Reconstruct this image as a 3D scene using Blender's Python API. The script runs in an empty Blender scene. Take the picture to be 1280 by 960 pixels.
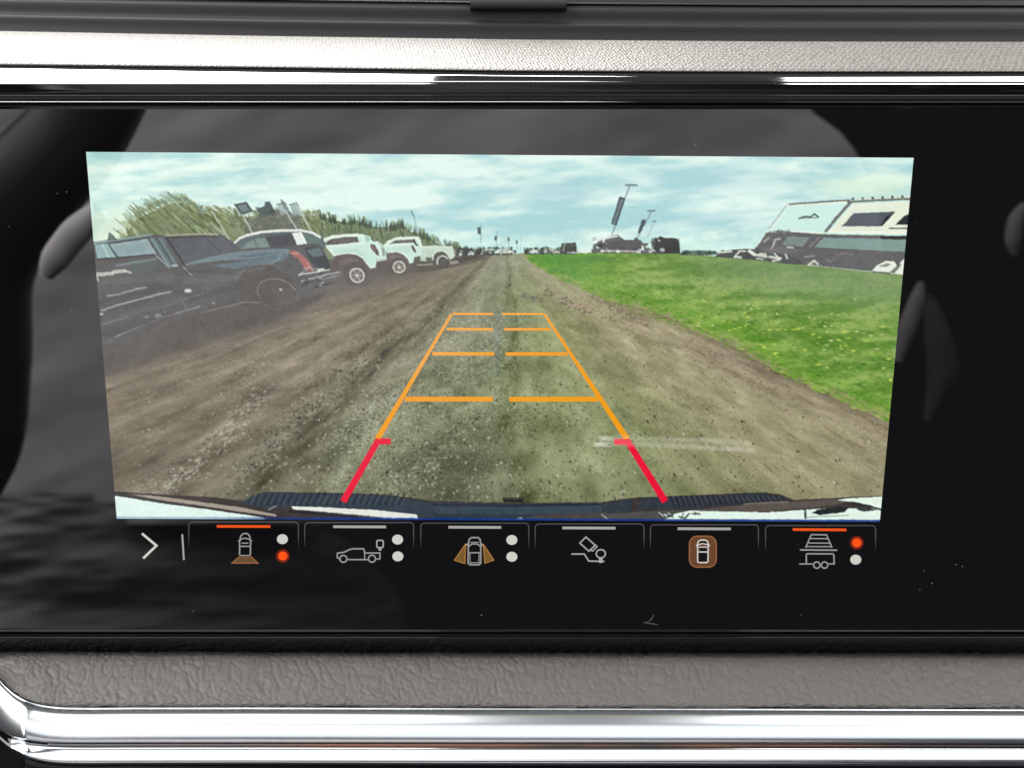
import bpy, math, random
import numpy as np
from mathutils import Matrix, Vector

random.seed(7)
rng = np.random.default_rng(11)
sc = bpy.context.scene
COL = sc.collection

# ------------------------------------------------------------------ camera
# world: display glass is the plane y = 0, x to the side, z up, viewer at -y
F_PX = 1372.0                       # focal length for a 1280 px wide picture
RX, RY, RZ = 0.2419, 0.0093, -0.0075
T = np.array([-0.0038, 0.0127, -0.3574])
def _R():
    cx, sx, cy, sy, cz, sz = (math.cos(RX), math.sin(RX), math.cos(RY), math.sin(RY), math.cos(RZ), math.sin(RZ))
    return (np.array([[cz, -sz, 0], [sz, cz, 0], [0, 0, 1]]) @ np.array([[1, 0, 0], [0, cx, -sx], [0, sx, cx]])
            @ np.array([[cy, 0, sy], [0, 1, 0], [-sy, 0, cy]]))
RM = _R()
def to_world(v):                    # display coordinates (x, up, out) -> world
    v = np.asarray(v, float)
    return np.stack([v[..., 0], -v[..., 2], v[..., 1]], -1)
CAM = to_world(-RM.T @ T)
AX = to_world(RM)                   # rows: camera axes in world
cam = bpy.data.cameras.new('camera')
cam_o = bpy.data.objects.new('camera', cam)
COL.objects.link(cam_o)
M = Matrix([[AX[0][i], AX[1][i], AX[2][i], CAM[i]] for i in range(3)] + [[0, 0, 0, 1]])
cam_o.matrix_world = M
cam.sensor_width = 36.0
cam.lens = 36.0 * F_PX / 1280.0
cam.clip_start = 0.01
cam.clip_end = 50
cam.dof.use_dof = True
cam.dof.focus_distance = 0.357
cam.dof.aperture_fstop = 14.0
sc.camera = cam_o

# ------------------------------------------------------------------ light
w = bpy.data.worlds.new('World')
sc.world = w
w.use_nodes = True
w.node_tree.nodes['Background'].inputs[0].default_value = (0.88, 0.92, 1.0, 1)
w.node_tree.nodes['Background'].inputs[1].default_value = 0.045

def area(name, loc, target, sx, sy, power, col=(1, 1, 1)):
    l = bpy.data.lights.new(name, 'AREA')
    l.shape = 'RECTANGLE'; l.size = sx; l.size_y = sy; l.energy = power; l.color = col
    o = bpy.data.objects.new(name, l)
    COL.objects.link(o)
    o.location = loc
    o.rotation_euler = (Vector(target) - Vector(loc)).to_track_quat('-Z', 'Y').to_euler()
    return o
area('window_light', (-1.25, -0.35, 0.55), (0, 0, 0), 1.0, 1.2, 28, (1.0, 0.985, 0.95))
area('window_light', (1.25, -0.35, 0.75), (0, 0, 0), 1.0, 0.8, 10, (1.0, 0.96, 0.93))
area('roof_light', (-0.75, -0.05, 1.15), (-0.75, -0.05, 0), 1.3, 0.8, 14, (1.0, 0.99, 0.96))
area('roof_light', (0.85, -0.05, 1.15), (0.85, -0.05, 0), 1.0, 0.8, 11, (1.0, 0.97, 0.95))
area('rear_light', (0.0, -0.98, 1.02), (0, -0.2, 0.0), 2.4, 0.75, 8, (0.93, 0.97, 1.0))
area('windscreen_light', (-0.55, 0.60, 0.85), (0.0, -0.8, -0.2), 1.4, 0.8, 40, (1.0, 0.99, 0.97))

sc.view_settings.view_transform = 'Standard'
sc.view_settings.look = 'None'
sc.view_settings.exposure = 0
sc.view_settings.gamma = 1
sc.cycles.use_denoising = True
sc.cycles.max_bounces = 6

# ------------------------------------------------------------------ helpers
def ray(px, py):
    px = np.asarray(px, float); py = np.asarray(py, float)
    d = np.stack([(px - 640) / F_PX, -(py - 480) / F_PX, -np.ones_like(px)], -1)
    return d @ AX
def pix(px, py, y=0.0):             # point at depth y seen at photograph position px, py
    d = ray(px, py)
    t = (np.asarray(y) - CAM[1]) / d[..., 1]
    return CAM + d * t[..., None]
def mirr(px, py, yb):               # point at distance yb in front of the glass that the glass mirrors at px, py
    g = pix(px, py, 0.0)
    d = g - CAM
    d = d * np.array([1, -1, 1])
    t = np.asarray(yb) / -d[..., 1]
    return g + d * t[..., None]
def proj(P):
    q = (np.asarray(P) - CAM) @ AX.T
    return 640 + F_PX * q[..., 0] / -q[..., 2], 480 - F_PX * q[..., 1] / -q[..., 2]

def mat(name, base=(0.5, 0.5, 0.5), rough=0.5, metal=0.0, ior=1.5, emit=None, strength=1.0, coat=0.0, sheen=0.0, attr=None, spec=None):
    m = bpy.data.materials.new(name)
    m.use_nodes = True
    b = m.node_tree.nodes['Principled BSDF']
    b.inputs['Base Color'].default_value = (*base, 1)
    b.inputs['Roughness'].default_value = rough
    b.inputs['Metallic'].default_value = metal
    b.inputs['IOR'].default_value = ior
    b.inputs['Coat Weight'].default_value = coat
    b.inputs['Sheen Weight'].default_value = sheen
    if spec is not None: b.inputs['Specular IOR Level'].default_value = spec
    if emit is not None:
        b.inputs['Emission Color'].default_value = (*emit, 1)
        b.inputs['Emission Strength'].default_value = strength
    if attr:
        a = m.node_tree.nodes.new('ShaderNodeAttribute')
        a.attribute_name = attr
        m.node_tree.links.new(a.outputs['Color'], b.inputs['Emission Color'])
        b.inputs['Emission Strength'].default_value = strength
    return m
def bsdf(m): return m.node_tree.nodes['Principled BSDF']
def node(m, t, **kw):
    n = m.node_tree.nodes.new(t)
    for k, v in kw.items():
        if k in n.inputs: n.inputs[k].default_value = v
        else: setattr(n, k, v)
    return n
def lk(m, a, b): m.node_tree.links.new(a, b)

def s2l(c):
    c = np.asarray(c, float) / 255.0
    return np.where(c <= 0.04045, c / 12.92, ((c + 0.055) / 1.055) ** 2.4)

def mesh_obj(name, verts, faces, m, parent=None, smooth=False, cols=None):
    me = bpy.data.meshes.new(name)
    verts = np.asarray(verts, np.float32)
    if isinstance(faces, np.ndarray):
        nf, k = faces.shape
        me.vertices.add(len(verts)); me.vertices.foreach_set('co', verts.ravel())
        me.loops.add(nf * k); me.loops.foreach_set('vertex_index', faces.astype(np.int32).ravel())
        me.polygons.add(nf); me.polygons.foreach_set('loop_start', np.arange(0, nf * k, k, dtype=np.int32))
        me.update(calc_edges=True)
    else:
        me.from_pydata([tuple(map(float, v)) for v in verts], [], faces)
        me.update()
    if smooth: me.polygons.foreach_set('use_smooth', np.ones(len(me.polygons), bool))
    if cols is not None:
        a = me.color_attributes.new('picture', 'FLOAT_COLOR', 'POINT')
        a.data.foreach_set('color', np.concatenate([cols, np.ones((len(cols), 1))], 1).astype(np.float32).ravel())
    me.materials.append(m)
    o = bpy.data.objects.new(name, me)
    COL.objects.link(o)
    if parent is not None: o.parent = parent
    return o
def empty(name, label, cat, group=None):
    o = bpy.data.objects.new(name, None)
    o.empty_display_size = 0.02
    COL.objects.link(o)
    tag(o, label, cat, group)
    return o
def tag(o, label=None, cat=None, group=None, kind=None):
    if label: o['label'] = label
    if cat: o['category'] = cat
    if group: o['group'] = group
    if kind: o['kind'] = kind
    return o
def grid_faces(nx, ny):             # vertex index = j*nx + i
    i, j = np.meshgrid(np.arange(nx - 1), np.arange(ny - 1))
    a = (j * nx + i).ravel()
    return np.stack([a, a + nx, a + nx + 1, a + 1], 1)

# value noise -------------------------------------------------------------
_lat = rng.random((8, 512, 512))
def vnoise(u, v, s=0):
    u = np.asarray(u, float) + 1000.0; v = np.asarray(v, float) + 1000.0
    i = np.floor(u).astype(int); j = np.floor(v).astype(int)
    fu = u - i; fv = v - j
    fu = fu * fu * (3 - 2 * fu); fv = fv * fv * (3 - 2 * fv)
    L = _lat[s % 8]
    i0 = i % 512; i1 = (i + 1) % 512; j0 = j % 512; j1 = (j + 1) % 512
    return (L[j0, i0] * (1 - fu) + L[j0, i1] * fu) * (1 - fv) + (L[j1, i0] * (1 - fu) + L[j1, i1] * fu) * fv
def fbm(u, v, s=0, o=4):
    r = 0; a = 0.5; n = 0
    for k in range(o):
        r = r + a * vnoise(u * 2 ** k + 17.3 * k, v * 2 ** k + 5.1 * k, s + k); n += a; a *= 0.5
    return r / n
def worley(u, v, s=0):              # F2-F1 : small on cell borders
    i = np.floor(u).astype(int); j = np.floor(v).astype(int)
    f1 = np.full(u.shape, 9.0); f2 = f1.copy()
    for di in (-1, 0, 1):
        for dj in (-1, 0, 1):
            a = (i + di) % 512; b = (j + dj) % 512
            dx = i + di + _lat[s % 8, b, a] - u; dy = j + dj + _lat[(s + 3) % 8, b, a] - v
            d = np.hypot(dx, dy)
            f2 = np.where(d < f1, f1, np.minimum(f2, d)); f1 = np.minimum(f1, d)
    return f2 - f1

# ------------------------------------------------------------------ materials
GLASS_IOR = 2.0
M_glass = mat('black_cover_glass', (0.003, 0.003, 0.0035), 0.012, ior=GLASS_IOR)
M_picture = mat('lit_camera_picture', (0.0, 0.0, 0.0), 0.012, ior=GLASS_IOR, attr='picture')
def lit(name, rgb, k=1.0):
    return mat(name, (0, 0, 0), 0.012, ior=GLASS_IOR, emit=tuple(s2l(rgb)), strength=k)
M_gloss = mat('gloss_black_plastic', (0.005, 0.005, 0.006), 0.06, ior=1.55)
M_chrome = mat('polished_chrome', (0.84, 0.86, 0.87), 0.045, metal=1.0)
M_brushed = mat('soft_chrome', (0.76, 0.79, 0.82), 0.23, metal=1.0)
M_refl_line = mat('orange_reflection', (0.78, 0.42, 0.30), 0.3, metal=1.0)  # orange stretches coloured in along x, standing for a reflection in the chrome
tc = node(M_refl_line, 'ShaderNodeTexCoord'); sx = node(M_refl_line, 'ShaderNodeSeparateXYZ'); lk(M_refl_line, tc.outputs['Object'], sx.inputs[0])
nz = node(M_refl_line, 'ShaderNodeTexNoise', Scale=16.0, Detail=3.0); lk(M_refl_line, tc.outputs['Object'], nz.inputs['Vector'])
ad = node(M_refl_line, 'ShaderNodeMath', operation='MULTIPLY_ADD'); lk(M_refl_line, nz.outputs[0], ad.inputs[0]); ad.inputs[1].default_value = 0.16; lk(M_refl_line, sx.outputs[0], ad.inputs[2])
mr = node(M_refl_line, 'ShaderNodeMapRange'); mr.inputs[1].default_value = -0.10; mr.inputs[2].default_value = 0.28; lk(M_refl_line, ad.outputs[0], mr.inputs[0])
cr = node(M_refl_line, 'ShaderNodeValToRGB'); lk(M_refl_line, mr.outputs[0], cr.inputs[0]); lk(M_refl_line, cr.outputs[0], bsdf(M_refl_line).inputs['Base Color'])
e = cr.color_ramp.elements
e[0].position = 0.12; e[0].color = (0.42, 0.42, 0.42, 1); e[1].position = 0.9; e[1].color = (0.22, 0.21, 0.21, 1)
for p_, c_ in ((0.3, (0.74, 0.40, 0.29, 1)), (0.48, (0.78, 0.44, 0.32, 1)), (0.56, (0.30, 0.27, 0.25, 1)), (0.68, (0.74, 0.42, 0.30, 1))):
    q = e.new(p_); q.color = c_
M_satin = mat('satin_chrome', (0.80, 0.82, 0.84), 0.10, metal=1.0)
n1 = node(M_satin, 'ShaderNodeTexNoise', Scale=60.0, Detail=3.0)
mp = node(M_satin, 'ShaderNodeMapRange'); mp.inputs[3].default_value = 0.05; mp.inputs[4].default_value = 0.16
lk(M_satin, n1.outputs[0], mp.inputs[0]); lk(M_satin, mp.outputs[0], bsdf(M_satin).inputs['Roughness'])
M_rubber = mat('dark_soft_plastic', (0.012, 0.012, 0.0128), 0.6, spec=0.25)
n1 = node(M_rubber, 'ShaderNodeTexNoise', Scale=1800.0, Detail=2.0)
bp = node(M_rubber, 'ShaderNodeBump', Strength=0.15, Distance=0.0003)
lk(M_rubber, n1.outputs[0], bp.inputs['Height']); lk(M_rubber, bp.outputs[0], bsdf(M_rubber).inputs['Normal'])
M_rubber2 = mat('grey_soft_plastic', (0.017, 0.017, 0.018), 0.55, spec=0.3)
M_black = mat('matt_black_plastic', (0.004, 0.004, 0.006), 0.6)

M_fabric = mat('pale_woven_trim', (0.55, 0.53, 0.49), 0.5, spec=0.4)
tc = node(M_fabric, 'ShaderNodeTexCoord')
mpg = node(M_fabric, 'ShaderNodeMapping')
mpg.inputs['Scale'].default_value = (1000, 300, 1000); mpg.inputs['Rotation'].default_value = (0, math.radians(28), 0)
vo = node(M_fabric, 'ShaderNodeTexVoronoi', Scale=1.0, Randomness=0.45)
lk(M_fabric, tc.outputs['Object'], mpg.inputs[0]); lk(M_fabric, mpg.outputs[0], vo.inputs['Vector'])
bp = node(M_fabric, 'ShaderNodeBump', Strength=0.55, Distance=0.0006)
lk(M_fabric, vo.outputs['Distance'], bp.inputs['Height']); lk(M_fabric, bp.outputs[0], bsdf(M_fabric).inputs['Normal'])
cr = node(M_fabric, 'ShaderNodeValToRGB')
cr.color_ramp.elements[0].color = (0.215, 0.205, 0.19, 1); cr.color_ramp.elements[1].color = (0.115, 0.107, 0.098, 1)
cr.color_ramp.elements[0].position = 0.1; cr.color_ramp.elements[1].position = 0.75
lk(M_fabric, vo.outputs['Distance'], cr.inputs[0]); lk(M_fabric, cr.outputs[0], bsdf(M_fabric).inputs['Base Color'])

M_leather = mat('grey_grained_leather', (0.17, 0.16, 0.155), 0.5, spec=0.45)
n1 = node(M_leather, 'ShaderNodeTexNoise', Scale=900.0, Detail=4.0)
bp = node(M_leather, 'ShaderNodeBump', Strength=0.22, Distance=0.0004)
lk(M_leather, n1.outputs[0], bp.inputs['Height']); lk(M_leather, bp.outputs[0], bsdf(M_leather).inputs['Normal'])
n2 = node(M_leather, 'ShaderNodeTexNoise', Scale=45.0, Detail=3.0)
cr = node(M_leather, 'ShaderNodeValToRGB')
cr.color_ramp.elements[0].color = (0.094, 0.088, 0.084, 1); cr.color_ramp.elements[1].color = (0.124, 0.117, 0.111, 1)
lk(M_leather, n2.outputs[0], cr.inputs[0]); lk(M_leather, cr.outputs[0], bsdf(M_leather).inputs['Base Color'])

# ------------------------------------------------------------------ dashboard: profiles swept across the frame
dash = empty('dashboard', 'grey dashboard with pale woven band, chrome trims and leather ledge around the screen', 'dashboard')
ST = np.array([0, 320, 640, 960, 1280.0])
def row_at(vals, px):
    vals = np.asarray(vals, float)
    r = np.interp(px, ST, vals)
    r = np.where(px < 0, vals[0] + (vals[1] - vals[0]) / 320 * px * 0.6, r)
    r = np.where(px > 1280, vals[-1] + (vals[-1] - vals[-2]) / 320 * (px - 1280) * 0.6, r)
    return r
def smooth_path(pts, n):            # Catmull-Rom through rows of values
    pts = np.asarray(pts, float); k = len(pts)
    t = np.linspace(0, k - 1, n); i = np.clip(t.astype(int), 0, k - 2); f = (t - i)[:, None]
    p0 = pts[np.clip(i - 1, 0, k - 1)]; p1 = pts[i]; p2 = pts[i + 1]; p3 = pts[np.clip(i + 2, 0, k - 1)]
    return 0.5 * (2 * p1 + (p2 - p0) * f + (2 * p0 - 5 * p1 + 4 * p2 - p3) * f ** 2 + (3 * p1 - p0 - 3 * p2 + p3) * f ** 3)
def sweep(name, rows, m, parent, n=None, step=8.0, x0=-460, x1=1740, smooth=True):
    """rows: (depth y, py at the five stations or one value)"""
    five = lambda q: list(q) if hasattr(q, '__len__') else [q] * 5
    R = np.array([five(r[0]) + five(r[1]) for r in rows], float)
    if n: R = smooth_path(R, n)
    px = np.arange(x0, x1 + step, step)
    V = []
    for r in R:
        py = row_at(r[5:], px); yd = row_at(r[:5], px)
        k = np.ones(9) / 9
        py = np.convolve(np.pad(py, 4, mode='edge'), k, 'valid')
        V.append(pix(px, py, yd))
    V = np.concatenate(V)
    return mesh_obj(name, V, grid_faces(len(px), len(R)), m, parent, smooth)

FT = [39, 45, 49.5, 52, 52.5]; FB = [80, 83.5, 88, 89, 89]
def off(a, d): return [q + d for q in a]
sweep('upper_pad', [(0.075, off(FT, -60)), (0.074, off(FT, -48)), (0.066, off(FT, -46))], M_black, dash, n=10)
sweep('defroster_ledge', [(0.068, off(FT, -47)), (0.0655, off(FT, -40.5)), (0.0645, off(FT, -36)), (0.064, off(FT, -24)), (0.0625, off(FT, -20.5))], M_rubber2, dash, n=18)
sweep('shadow_ledge', [(0.0627, off(FT, -21)), (0.060, off(FT, -19.0)), (0.059, off(FT, -8)), (0.057, off(FT, 4))], M_rubber, dash, n=14)
sweep('woven_band', [(0.057, off(FT, 3)), (0.0535, off(FT, -0.2)), (0.050, off(FT, 2.5)), (0.034, off(FT, 18)), (0.0185, off(FB, -6)), (0.0145, off(FB, -0.8)), (0.0148, off(FB, 1.5))], M_fabric, dash, n=30)
sweep('shadow_gap', [(0.018, off(FB, -2)), (0.0150, off(FB, 2)), (0.0145, off(FB, 6)), (0.0135, off(FB, 12))], M_black, dash, n=8)
CT = [85.5, 90.5, 94.6, 96.4, 95.5]; CB = [102.6, 102.6, 103, 103.3, 103.3]
KS = [1, 0.72, 0.5, 0.41, 0.46]
def ks(y): return [0.0074 + (y - 0.0074) * k for k in KS]
sweep('chrome_strip', [(ks(0.0138), off(CT, 1.0)), (ks(0.0124), off(CT, 0)), (ks(0.0106), [(a * 0.55 + b * 0.45) for a, b in zip(CT, CB)]), (ks(0.0085), off(CB, -0.8)), (0.0074, off(CB, 0.6)), (0.0070, off(CB, 2))], M_chrome, dash, n=20)

# ------------------------------------------------------------------ display
disp = empty('touchscreen_display', 'wide glossy black touchscreen showing a rear camera view with amber guide lines', 'touchscreen')
sweep('bezel', [(0.0080, 101.5), (0.0073, 103.2), (0.0074, 108), (0.0076, 115), (0.0073, 120.5), (0.0020, 125), (-0.0004, 127.6), (0.0004, 129.3)], M_gloss, disp, n=26).name = 'upper_bezel'
sweep('seam', [(0.0008, 129), (0.0016, 130.2), (0.0008, 131.8)], M_black, disp, n=6)
sweep('glass_edge', [(0.0010, 131.4), (-0.0001, 132.4), (-0.00012, 133.6), (0.0, 136.5)], M_gloss, disp, n=10)
# cover glass, a flat sheet with a touch of float-glass waviness
gx = np.linspace(-460, 1740, 120); gy = np.linspace(136.5, 787, 60)
GX, GY = np.meshgrid(gx, gy)
glass = mesh_obj('cover_glass', pix(GX.ravel(), GY.ravel(), 0.00002), grid_faces(120, 60), M_glass, disp, True)
sweep('lower_bezel', [(0.0000, 786.6), (-0.0001, 788.0), (-0.0006, 789.2), (-0.0004, 790.4), (0.0008, 791.4), (0.0010, 794.4), (-0.0006, 795.8), (-0.0012, 797.4), (-0.0008, 800), (0.0012, 806), (0.0046, 812), (0.0085, 819), (0.0110, 828)], M_gloss, disp, n=48)

# ---- the picture on the screen, painted as a colour per point of a fine grid
X0, Y0, S = 96.0, 180.0, 2.0
CW, CH = int(1056 * S), int(484 * S)
cx = X0 + (np.arange(CW) + 0.5) / S
cy = Y0 + (np.arange(CH) + 0.5) / S
PX, PY = np.meshgrid(cx, cy)
IMG = np.zeros((CH, CW, 3))
LAB = np.zeros((CH, CW), np.int16)
LABELS = {0: ('gravel_road_image', None)}
def newlab(name, label=None):
    i = len(LABELS); LABELS[i] = (name, label); return i
def box(x0, y0, x1, y1):
    i0 = max(0, int((x0 - X0) * S) - 1); i1 = min(CW, int((x1 - X0) * S) + 2)
    j0 = max(0, int((y0 - Y0) * S) - 1); j1 = min(CH, int((y1 - Y0) * S) + 2)
    return i0, i1, j0, j1
def polymask(p, sl):
    x = PX[sl]; y = PY[sl]
    m = np.zeros(x.shape, bool)
    for (xa, ya), (xb, yb) in zip(p, p[1:] + p[:1]):
        if ya == yb: continue
        c = ((ya > y) != (yb > y)) & (x < (xb - xa) * (y - ya) / (yb - ya) + xa)
        m ^= c
    return m
def put(sl, a, col, lab=None, thr=0.5):
    a = a[..., None] if a.ndim == 2 else a
    IMG[sl] = IMG[sl] * (1 - a) + np.asarray(col, float) * a
    if lab is not None: LAB[sl] = np.where(a[..., 0] > thr, lab, LAB[sl])
def poly(p, col, a=1.0, lab=None):
    xs = [q[0] for q in p]; ys = [q[1] for q in p]
    i0, i1, j0, j1 = box(min(xs), min(ys), max(xs), max(ys))
    if i1 <= i0 or j1 <= j0: return
    sl = (slice(j0, j1), slice(i0, i1))
    put(sl, polymask(p, sl) * a, col, lab, a * 0.5)
def ell(x, y, rx, ry, col, a=1.0, lab=None, rot=0.0, soft=0.12):
    r = max(rx, ry) + 1
    i0, i1, j0, j1 = box(x - r, y - r, x + r, y + r)
    if i1 <= i0 or j1 <= j0: return
    sl = (slice(j0, j1), slice(i0, i1))
    dx = PX[sl] - x; dy = PY[sl] - y
    c, s = math.cos(rot), math.sin(rot)
    d = np.hypot((dx * c + dy * s) / rx, (-dx * s + dy * c) / ry)
    put(sl, np.clip((1 - d) / soft + 0.5, 0, 1) * a, col, lab, a * 0.5)
def line(p, wd, col, a=1.0, lab=None):
    for (xa, ya), (xb, yb) in zip(p, p[1:]):
        i0, i1, j0, j1 = box(min(xa, xb) - wd, min(ya, yb) - wd, max(xa, xb) + wd, max(ya, yb) + wd)
        if i1 <= i0 or j1 <= j0: continue
        sl = (slice(j0, j1), slice(i0, i1))
        dx, dy = xb - xa, yb - ya
        L2 = dx * dx + dy * dy + 1e-9
        t = np.clip(((PX[sl] - xa) * dx + (PY[sl] - ya) * dy) / L2, 0, 1)
        d = np.hypot(PX[sl] - xa - t * dx, PY[sl] - ya - t * dy)
        put(sl, np.clip(wd / 2 - d + 0.5, 0, 1) * a, col, lab, a * 0.5)
def mix(a, b, t): return np.asarray(a, float) * (1 - t[..., None]) + np.asarray(b, float) * t[..., None]
def sm(x, a, b):
    t = np.clip((x - a) / (b - a), 0, 1); return t * t * (3 - 2 * t)

# sky
L_sky = newlab('sky_image')
n = fbm(PX / 120 + 0.25 * fbm(PX / 60, PY / 30, 2), PY / 30, 1, 5)
n2 = fbm(PX / 60 + PY / 40, PY / 14, 4, 4)
n3 = fbm(PX / 26 + PY / 16, PY / 6.5, 6, 3)
sky = mix((164, 210, 212), (226, 248, 238), sm(n * 0.55 + n2 * 0.32 + n3 * 0.13, 0.36, 0.63))
sky = sky + (np.array([10, 8, 4]) * sm(PX, 450, 120)[..., None]) 
wr = np.exp(-((PX - 150) / 70) ** 2 - ((PY - 290) / 30) ** 2)
sky = mix(sky, (228, 240, 205), wr * 0.7)
bl = np.exp(-((PX - 690) / 60) ** 2 - ((PY - 238) / 11) ** 2) + 0.9 * np.exp(-((PX - 900) / 80) ** 2 - ((PY - 222) / 16) ** 2) + 0.6 * np.exp(-((PX - 880) / 90) ** 2 - ((PY - 275) / 10) ** 2)
sky = mix(sky, (156, 200, 210), np.clip(bl, 0, 1) * 0.6 * (0.5 + n2))
cl = np.exp(-((PX - 1085) / 60) ** 2 - ((PY - 233) / 14) ** 2)
sky = mix(sky, (222, 244, 216), np.clip(cl * 1.2, 0, 1) * 0.75)
hz = sm(PY, 285, 316) * sm(PX, 450, 560)
sky = mix(sky, (205, 242, 228), hz * 0.6)
for k in range(70):                 # thin wisps
    pass
IMG[:] = np.clip(sky, 0, 252)
LAB[:] = L_sky

# ground --------------------------------------------------------------
HX = np.array([96, 560, 655, 1152.0])
hor = np.interp(PX, HX, [330, 321, 316.5, 330])
r = np.maximum(PY - 308.0, 1.0)
t = (PX - 633) / (r + 10)
s = np.log(r)
tk = [-5, -3, -1.6, -1.0, -0.55, -0.2, 0.1, 0.55, 1.0, 1.5, 2.1, 2.7, 4]
ck = np.array([(116, 108, 98), (122, 112, 98), (124, 115, 98), (120, 118, 98), (130, 133, 106), (124, 130, 100), (130, 138, 100), (138, 144, 102), (146, 145, 108), (154, 147, 115), (136, 125, 104), (144, 134, 110), (138, 130, 106)], float)
wob = (fbm(t * 2.2, s * 2.6, 3, 3) - 0.5) * 0.5
g = np.stack([np.interp(t + wob, tk, ck[:, k]) for k in range(3)], -1)
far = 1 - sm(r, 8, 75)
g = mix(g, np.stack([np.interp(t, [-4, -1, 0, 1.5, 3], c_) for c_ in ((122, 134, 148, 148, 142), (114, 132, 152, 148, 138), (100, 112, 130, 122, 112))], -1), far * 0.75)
st1 = fbm(t * 3.6 + 0.6 * s, s * 5.0, 5, 5) - 0.5
st2 = fbm(t * 13 + s, s * 15, 6, 4) - 0.5
near = sm(r, 12, 150)
st0 = fbm(t * 10, s * 1.5, 0, 3) - 0.5
g = g + (st0 * 30 * sm(r, 8, 60))[..., None]
g = g + (st1 * 58 * (0.45 + 0.55 * near) + st2 * 40 * (0.25 + near))[..., None] * np.array([1, 0.98, 0.88])
# wheel ruts: darker damp lines along the lane
for tc_, wd_, dk in ((-0.98, 0.10, 26), (-1.32, 0.05, 10), (0.02, 0.07, 20), (0.10, 0.035, 14), (2.02, 0.07, 18), (1.55, 0.06, -8), (-0.72, 0.06, -10), (2.35, 0.05, 10)):
    wv = tc_ + (fbm(s * 2.4 + tc_ * 9, s * 0 + tc_, 2, 3) - 0.5) * 0.16
    g = g - (np.exp(-((t - wv) / wd_) ** 2) * dk * (0.35 + 1.3 * vnoise(t * 30, s * 16, 7)))[..., None]
# damp dark patch in front of the bumper
dp = np.exp(-((PX - (575 + (PY - 600) * -0.35)) / 62) ** 2) * sm(PY, 490, 600)
dp = np.clip(dp * (0.45 + 1.1 * fbm(PX / 26, PY / 20, 1, 3)), 0, 1)
g = g * (1 - 0.30 * dp[..., None])
g = g * (1 - 0.08 * sm(PY, 520, 640))[..., None]
# stone speckle
wn = rng.standard_normal((CH, CW)); 
wn = (wn + np.roll(wn, 1, 0) + np.roll(wn, 1, 1) + np.roll(np.roll(wn, 1, 0), 1, 1)) / 2
wn2 = np.kron(rng.standard_normal((CH // 3 + 1, CW // 4 + 1)), np.ones((3, 4)))[:CH, :CW]
gm = sm(fbm(t * 5 + 3, s * 3.2, 0, 3), 0.40, 0.66)                       # gravel clumps
ctr = np.exp(-((t + 0.45) / 0.65) ** 2)
gm = np.clip(gm * 0.6 + ctr * 0.65, 0, 1.1) * near
g = g + ((wn * 13 + wn2 * 6) * (0.10 + gm) )[..., None]
gsel = PY > hor
IMG[gsel] = g[gsel]
LAB[gsel] = 0
# scattered stones and dark grit lying along the lane
for k in range(5200):
    yy = 330 + 300 * random.random() ** 0.75
    rr = yy - 308
    tt = random.gauss(-0.35, 0.75) if random.random() < 0.72 else random.uniform(-2.6, 2.6)
    xx = 633 + tt * (rr + 10)
    if not (100 < xx < 1130): continue
    if tt < -1.2 and random.random() < 0.6: continue
    z = 0.35 + 1.25 * rr / 320 * random.random() ** 1.5
    lightc = random.random() < (0.62 if tt < 0.1 else 0.25)
    c = (176, 178, 158) if lightc else (58, 58, 46)
    j = random.uniform(-22, 22)
    ell(xx, yy, z * random.uniform(1.0, 1.9), z, (c[0] + j, c[1] + j, c[2] + j), random.uniform(0.25, 0.8), rot=math.atan2(rr, xx - 633) + random.uniform(-.5, .5), soft=0.5)
def band(pts, n, spread, zmin, zmax, cols, al):
    P = np.array(pts, float)
    d = np.r_[0, np.cumsum(np.hypot(*np.diff(P, axis=0).T))]
    for k in range(n):
        q = random.random() * d[-1]
        xx = np.interp(q, d, P[:, 0]) + random.gauss(0, spread); yy = np.interp(q, d, P[:, 1]) + random.gauss(0, spread * 0.6)
        z = random.uniform(zmin, zmax); c = random.choice(cols); j = random.uniform(-18, 18)
        ell(xx, yy, z * random.uniform(1.2, 2.4), z, tuple(v + j for v in c), random.uniform(al * 0.4, al), rot=random.uniform(-0.9, -0.2), soft=0.5)
pale = [(168, 164, 146), (184, 182, 166), (146, 140, 122)]; dark = [(62, 60, 52), (50, 48, 42), (78, 74, 62)]
band([(200, 612), (255, 575), (290, 530), (318, 500), (332, 486)], 420, 9, 0.6, 1.6, pale + dark[:1], 0.6)
band([(300, 606), (345, 560), (385, 515), (420, 480), (460, 450)], 420, 11, 0.6, 1.5, dark + pale[:1], 0.6)
band([(430, 560), (455, 520), (480, 500), (520, 500)], 380, 16, 0.5, 1.3, [(190, 196, 184), (168, 172, 158), (70, 70, 62)], 0.6)
band([(560, 470), (590, 445), (620, 425), (624, 395)], 320, 10, 0.4, 1.1, [(150, 156, 136), (70, 76, 70), (180, 184, 168)], 0.6)
band([(625, 388), (622, 412), (623, 440), (618, 470)], 260, 4, 0.4, 1.0, [(84, 98, 96), (70, 82, 80), (150, 160, 150)], 0.6)
band([(500, 620), (540, 570), (590, 530), (620, 505)], 520, 24, 0.4, 1.2, [(60, 60, 48), (48, 50, 40), (170, 172, 150), (140, 142, 120)], 0.65)
band([(690, 510), (740, 560), (790, 610)], 120, 26, 0.5, 1.1, [(72, 70, 56), (84, 82, 64)], 0.5)
band([(810, 500), (850, 560), (900, 615)], 160, 34, 0.5, 1.3, [(88, 82, 62), (100, 94, 74), (160, 152, 122)], 0.5)
band([(700, 375), (770, 400), (850, 440), (960, 490), (1090, 560)], 260, 9, 0.5, 1.2, [(92, 80, 64), (104, 92, 76), (168, 152, 128)], 0.5)
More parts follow.
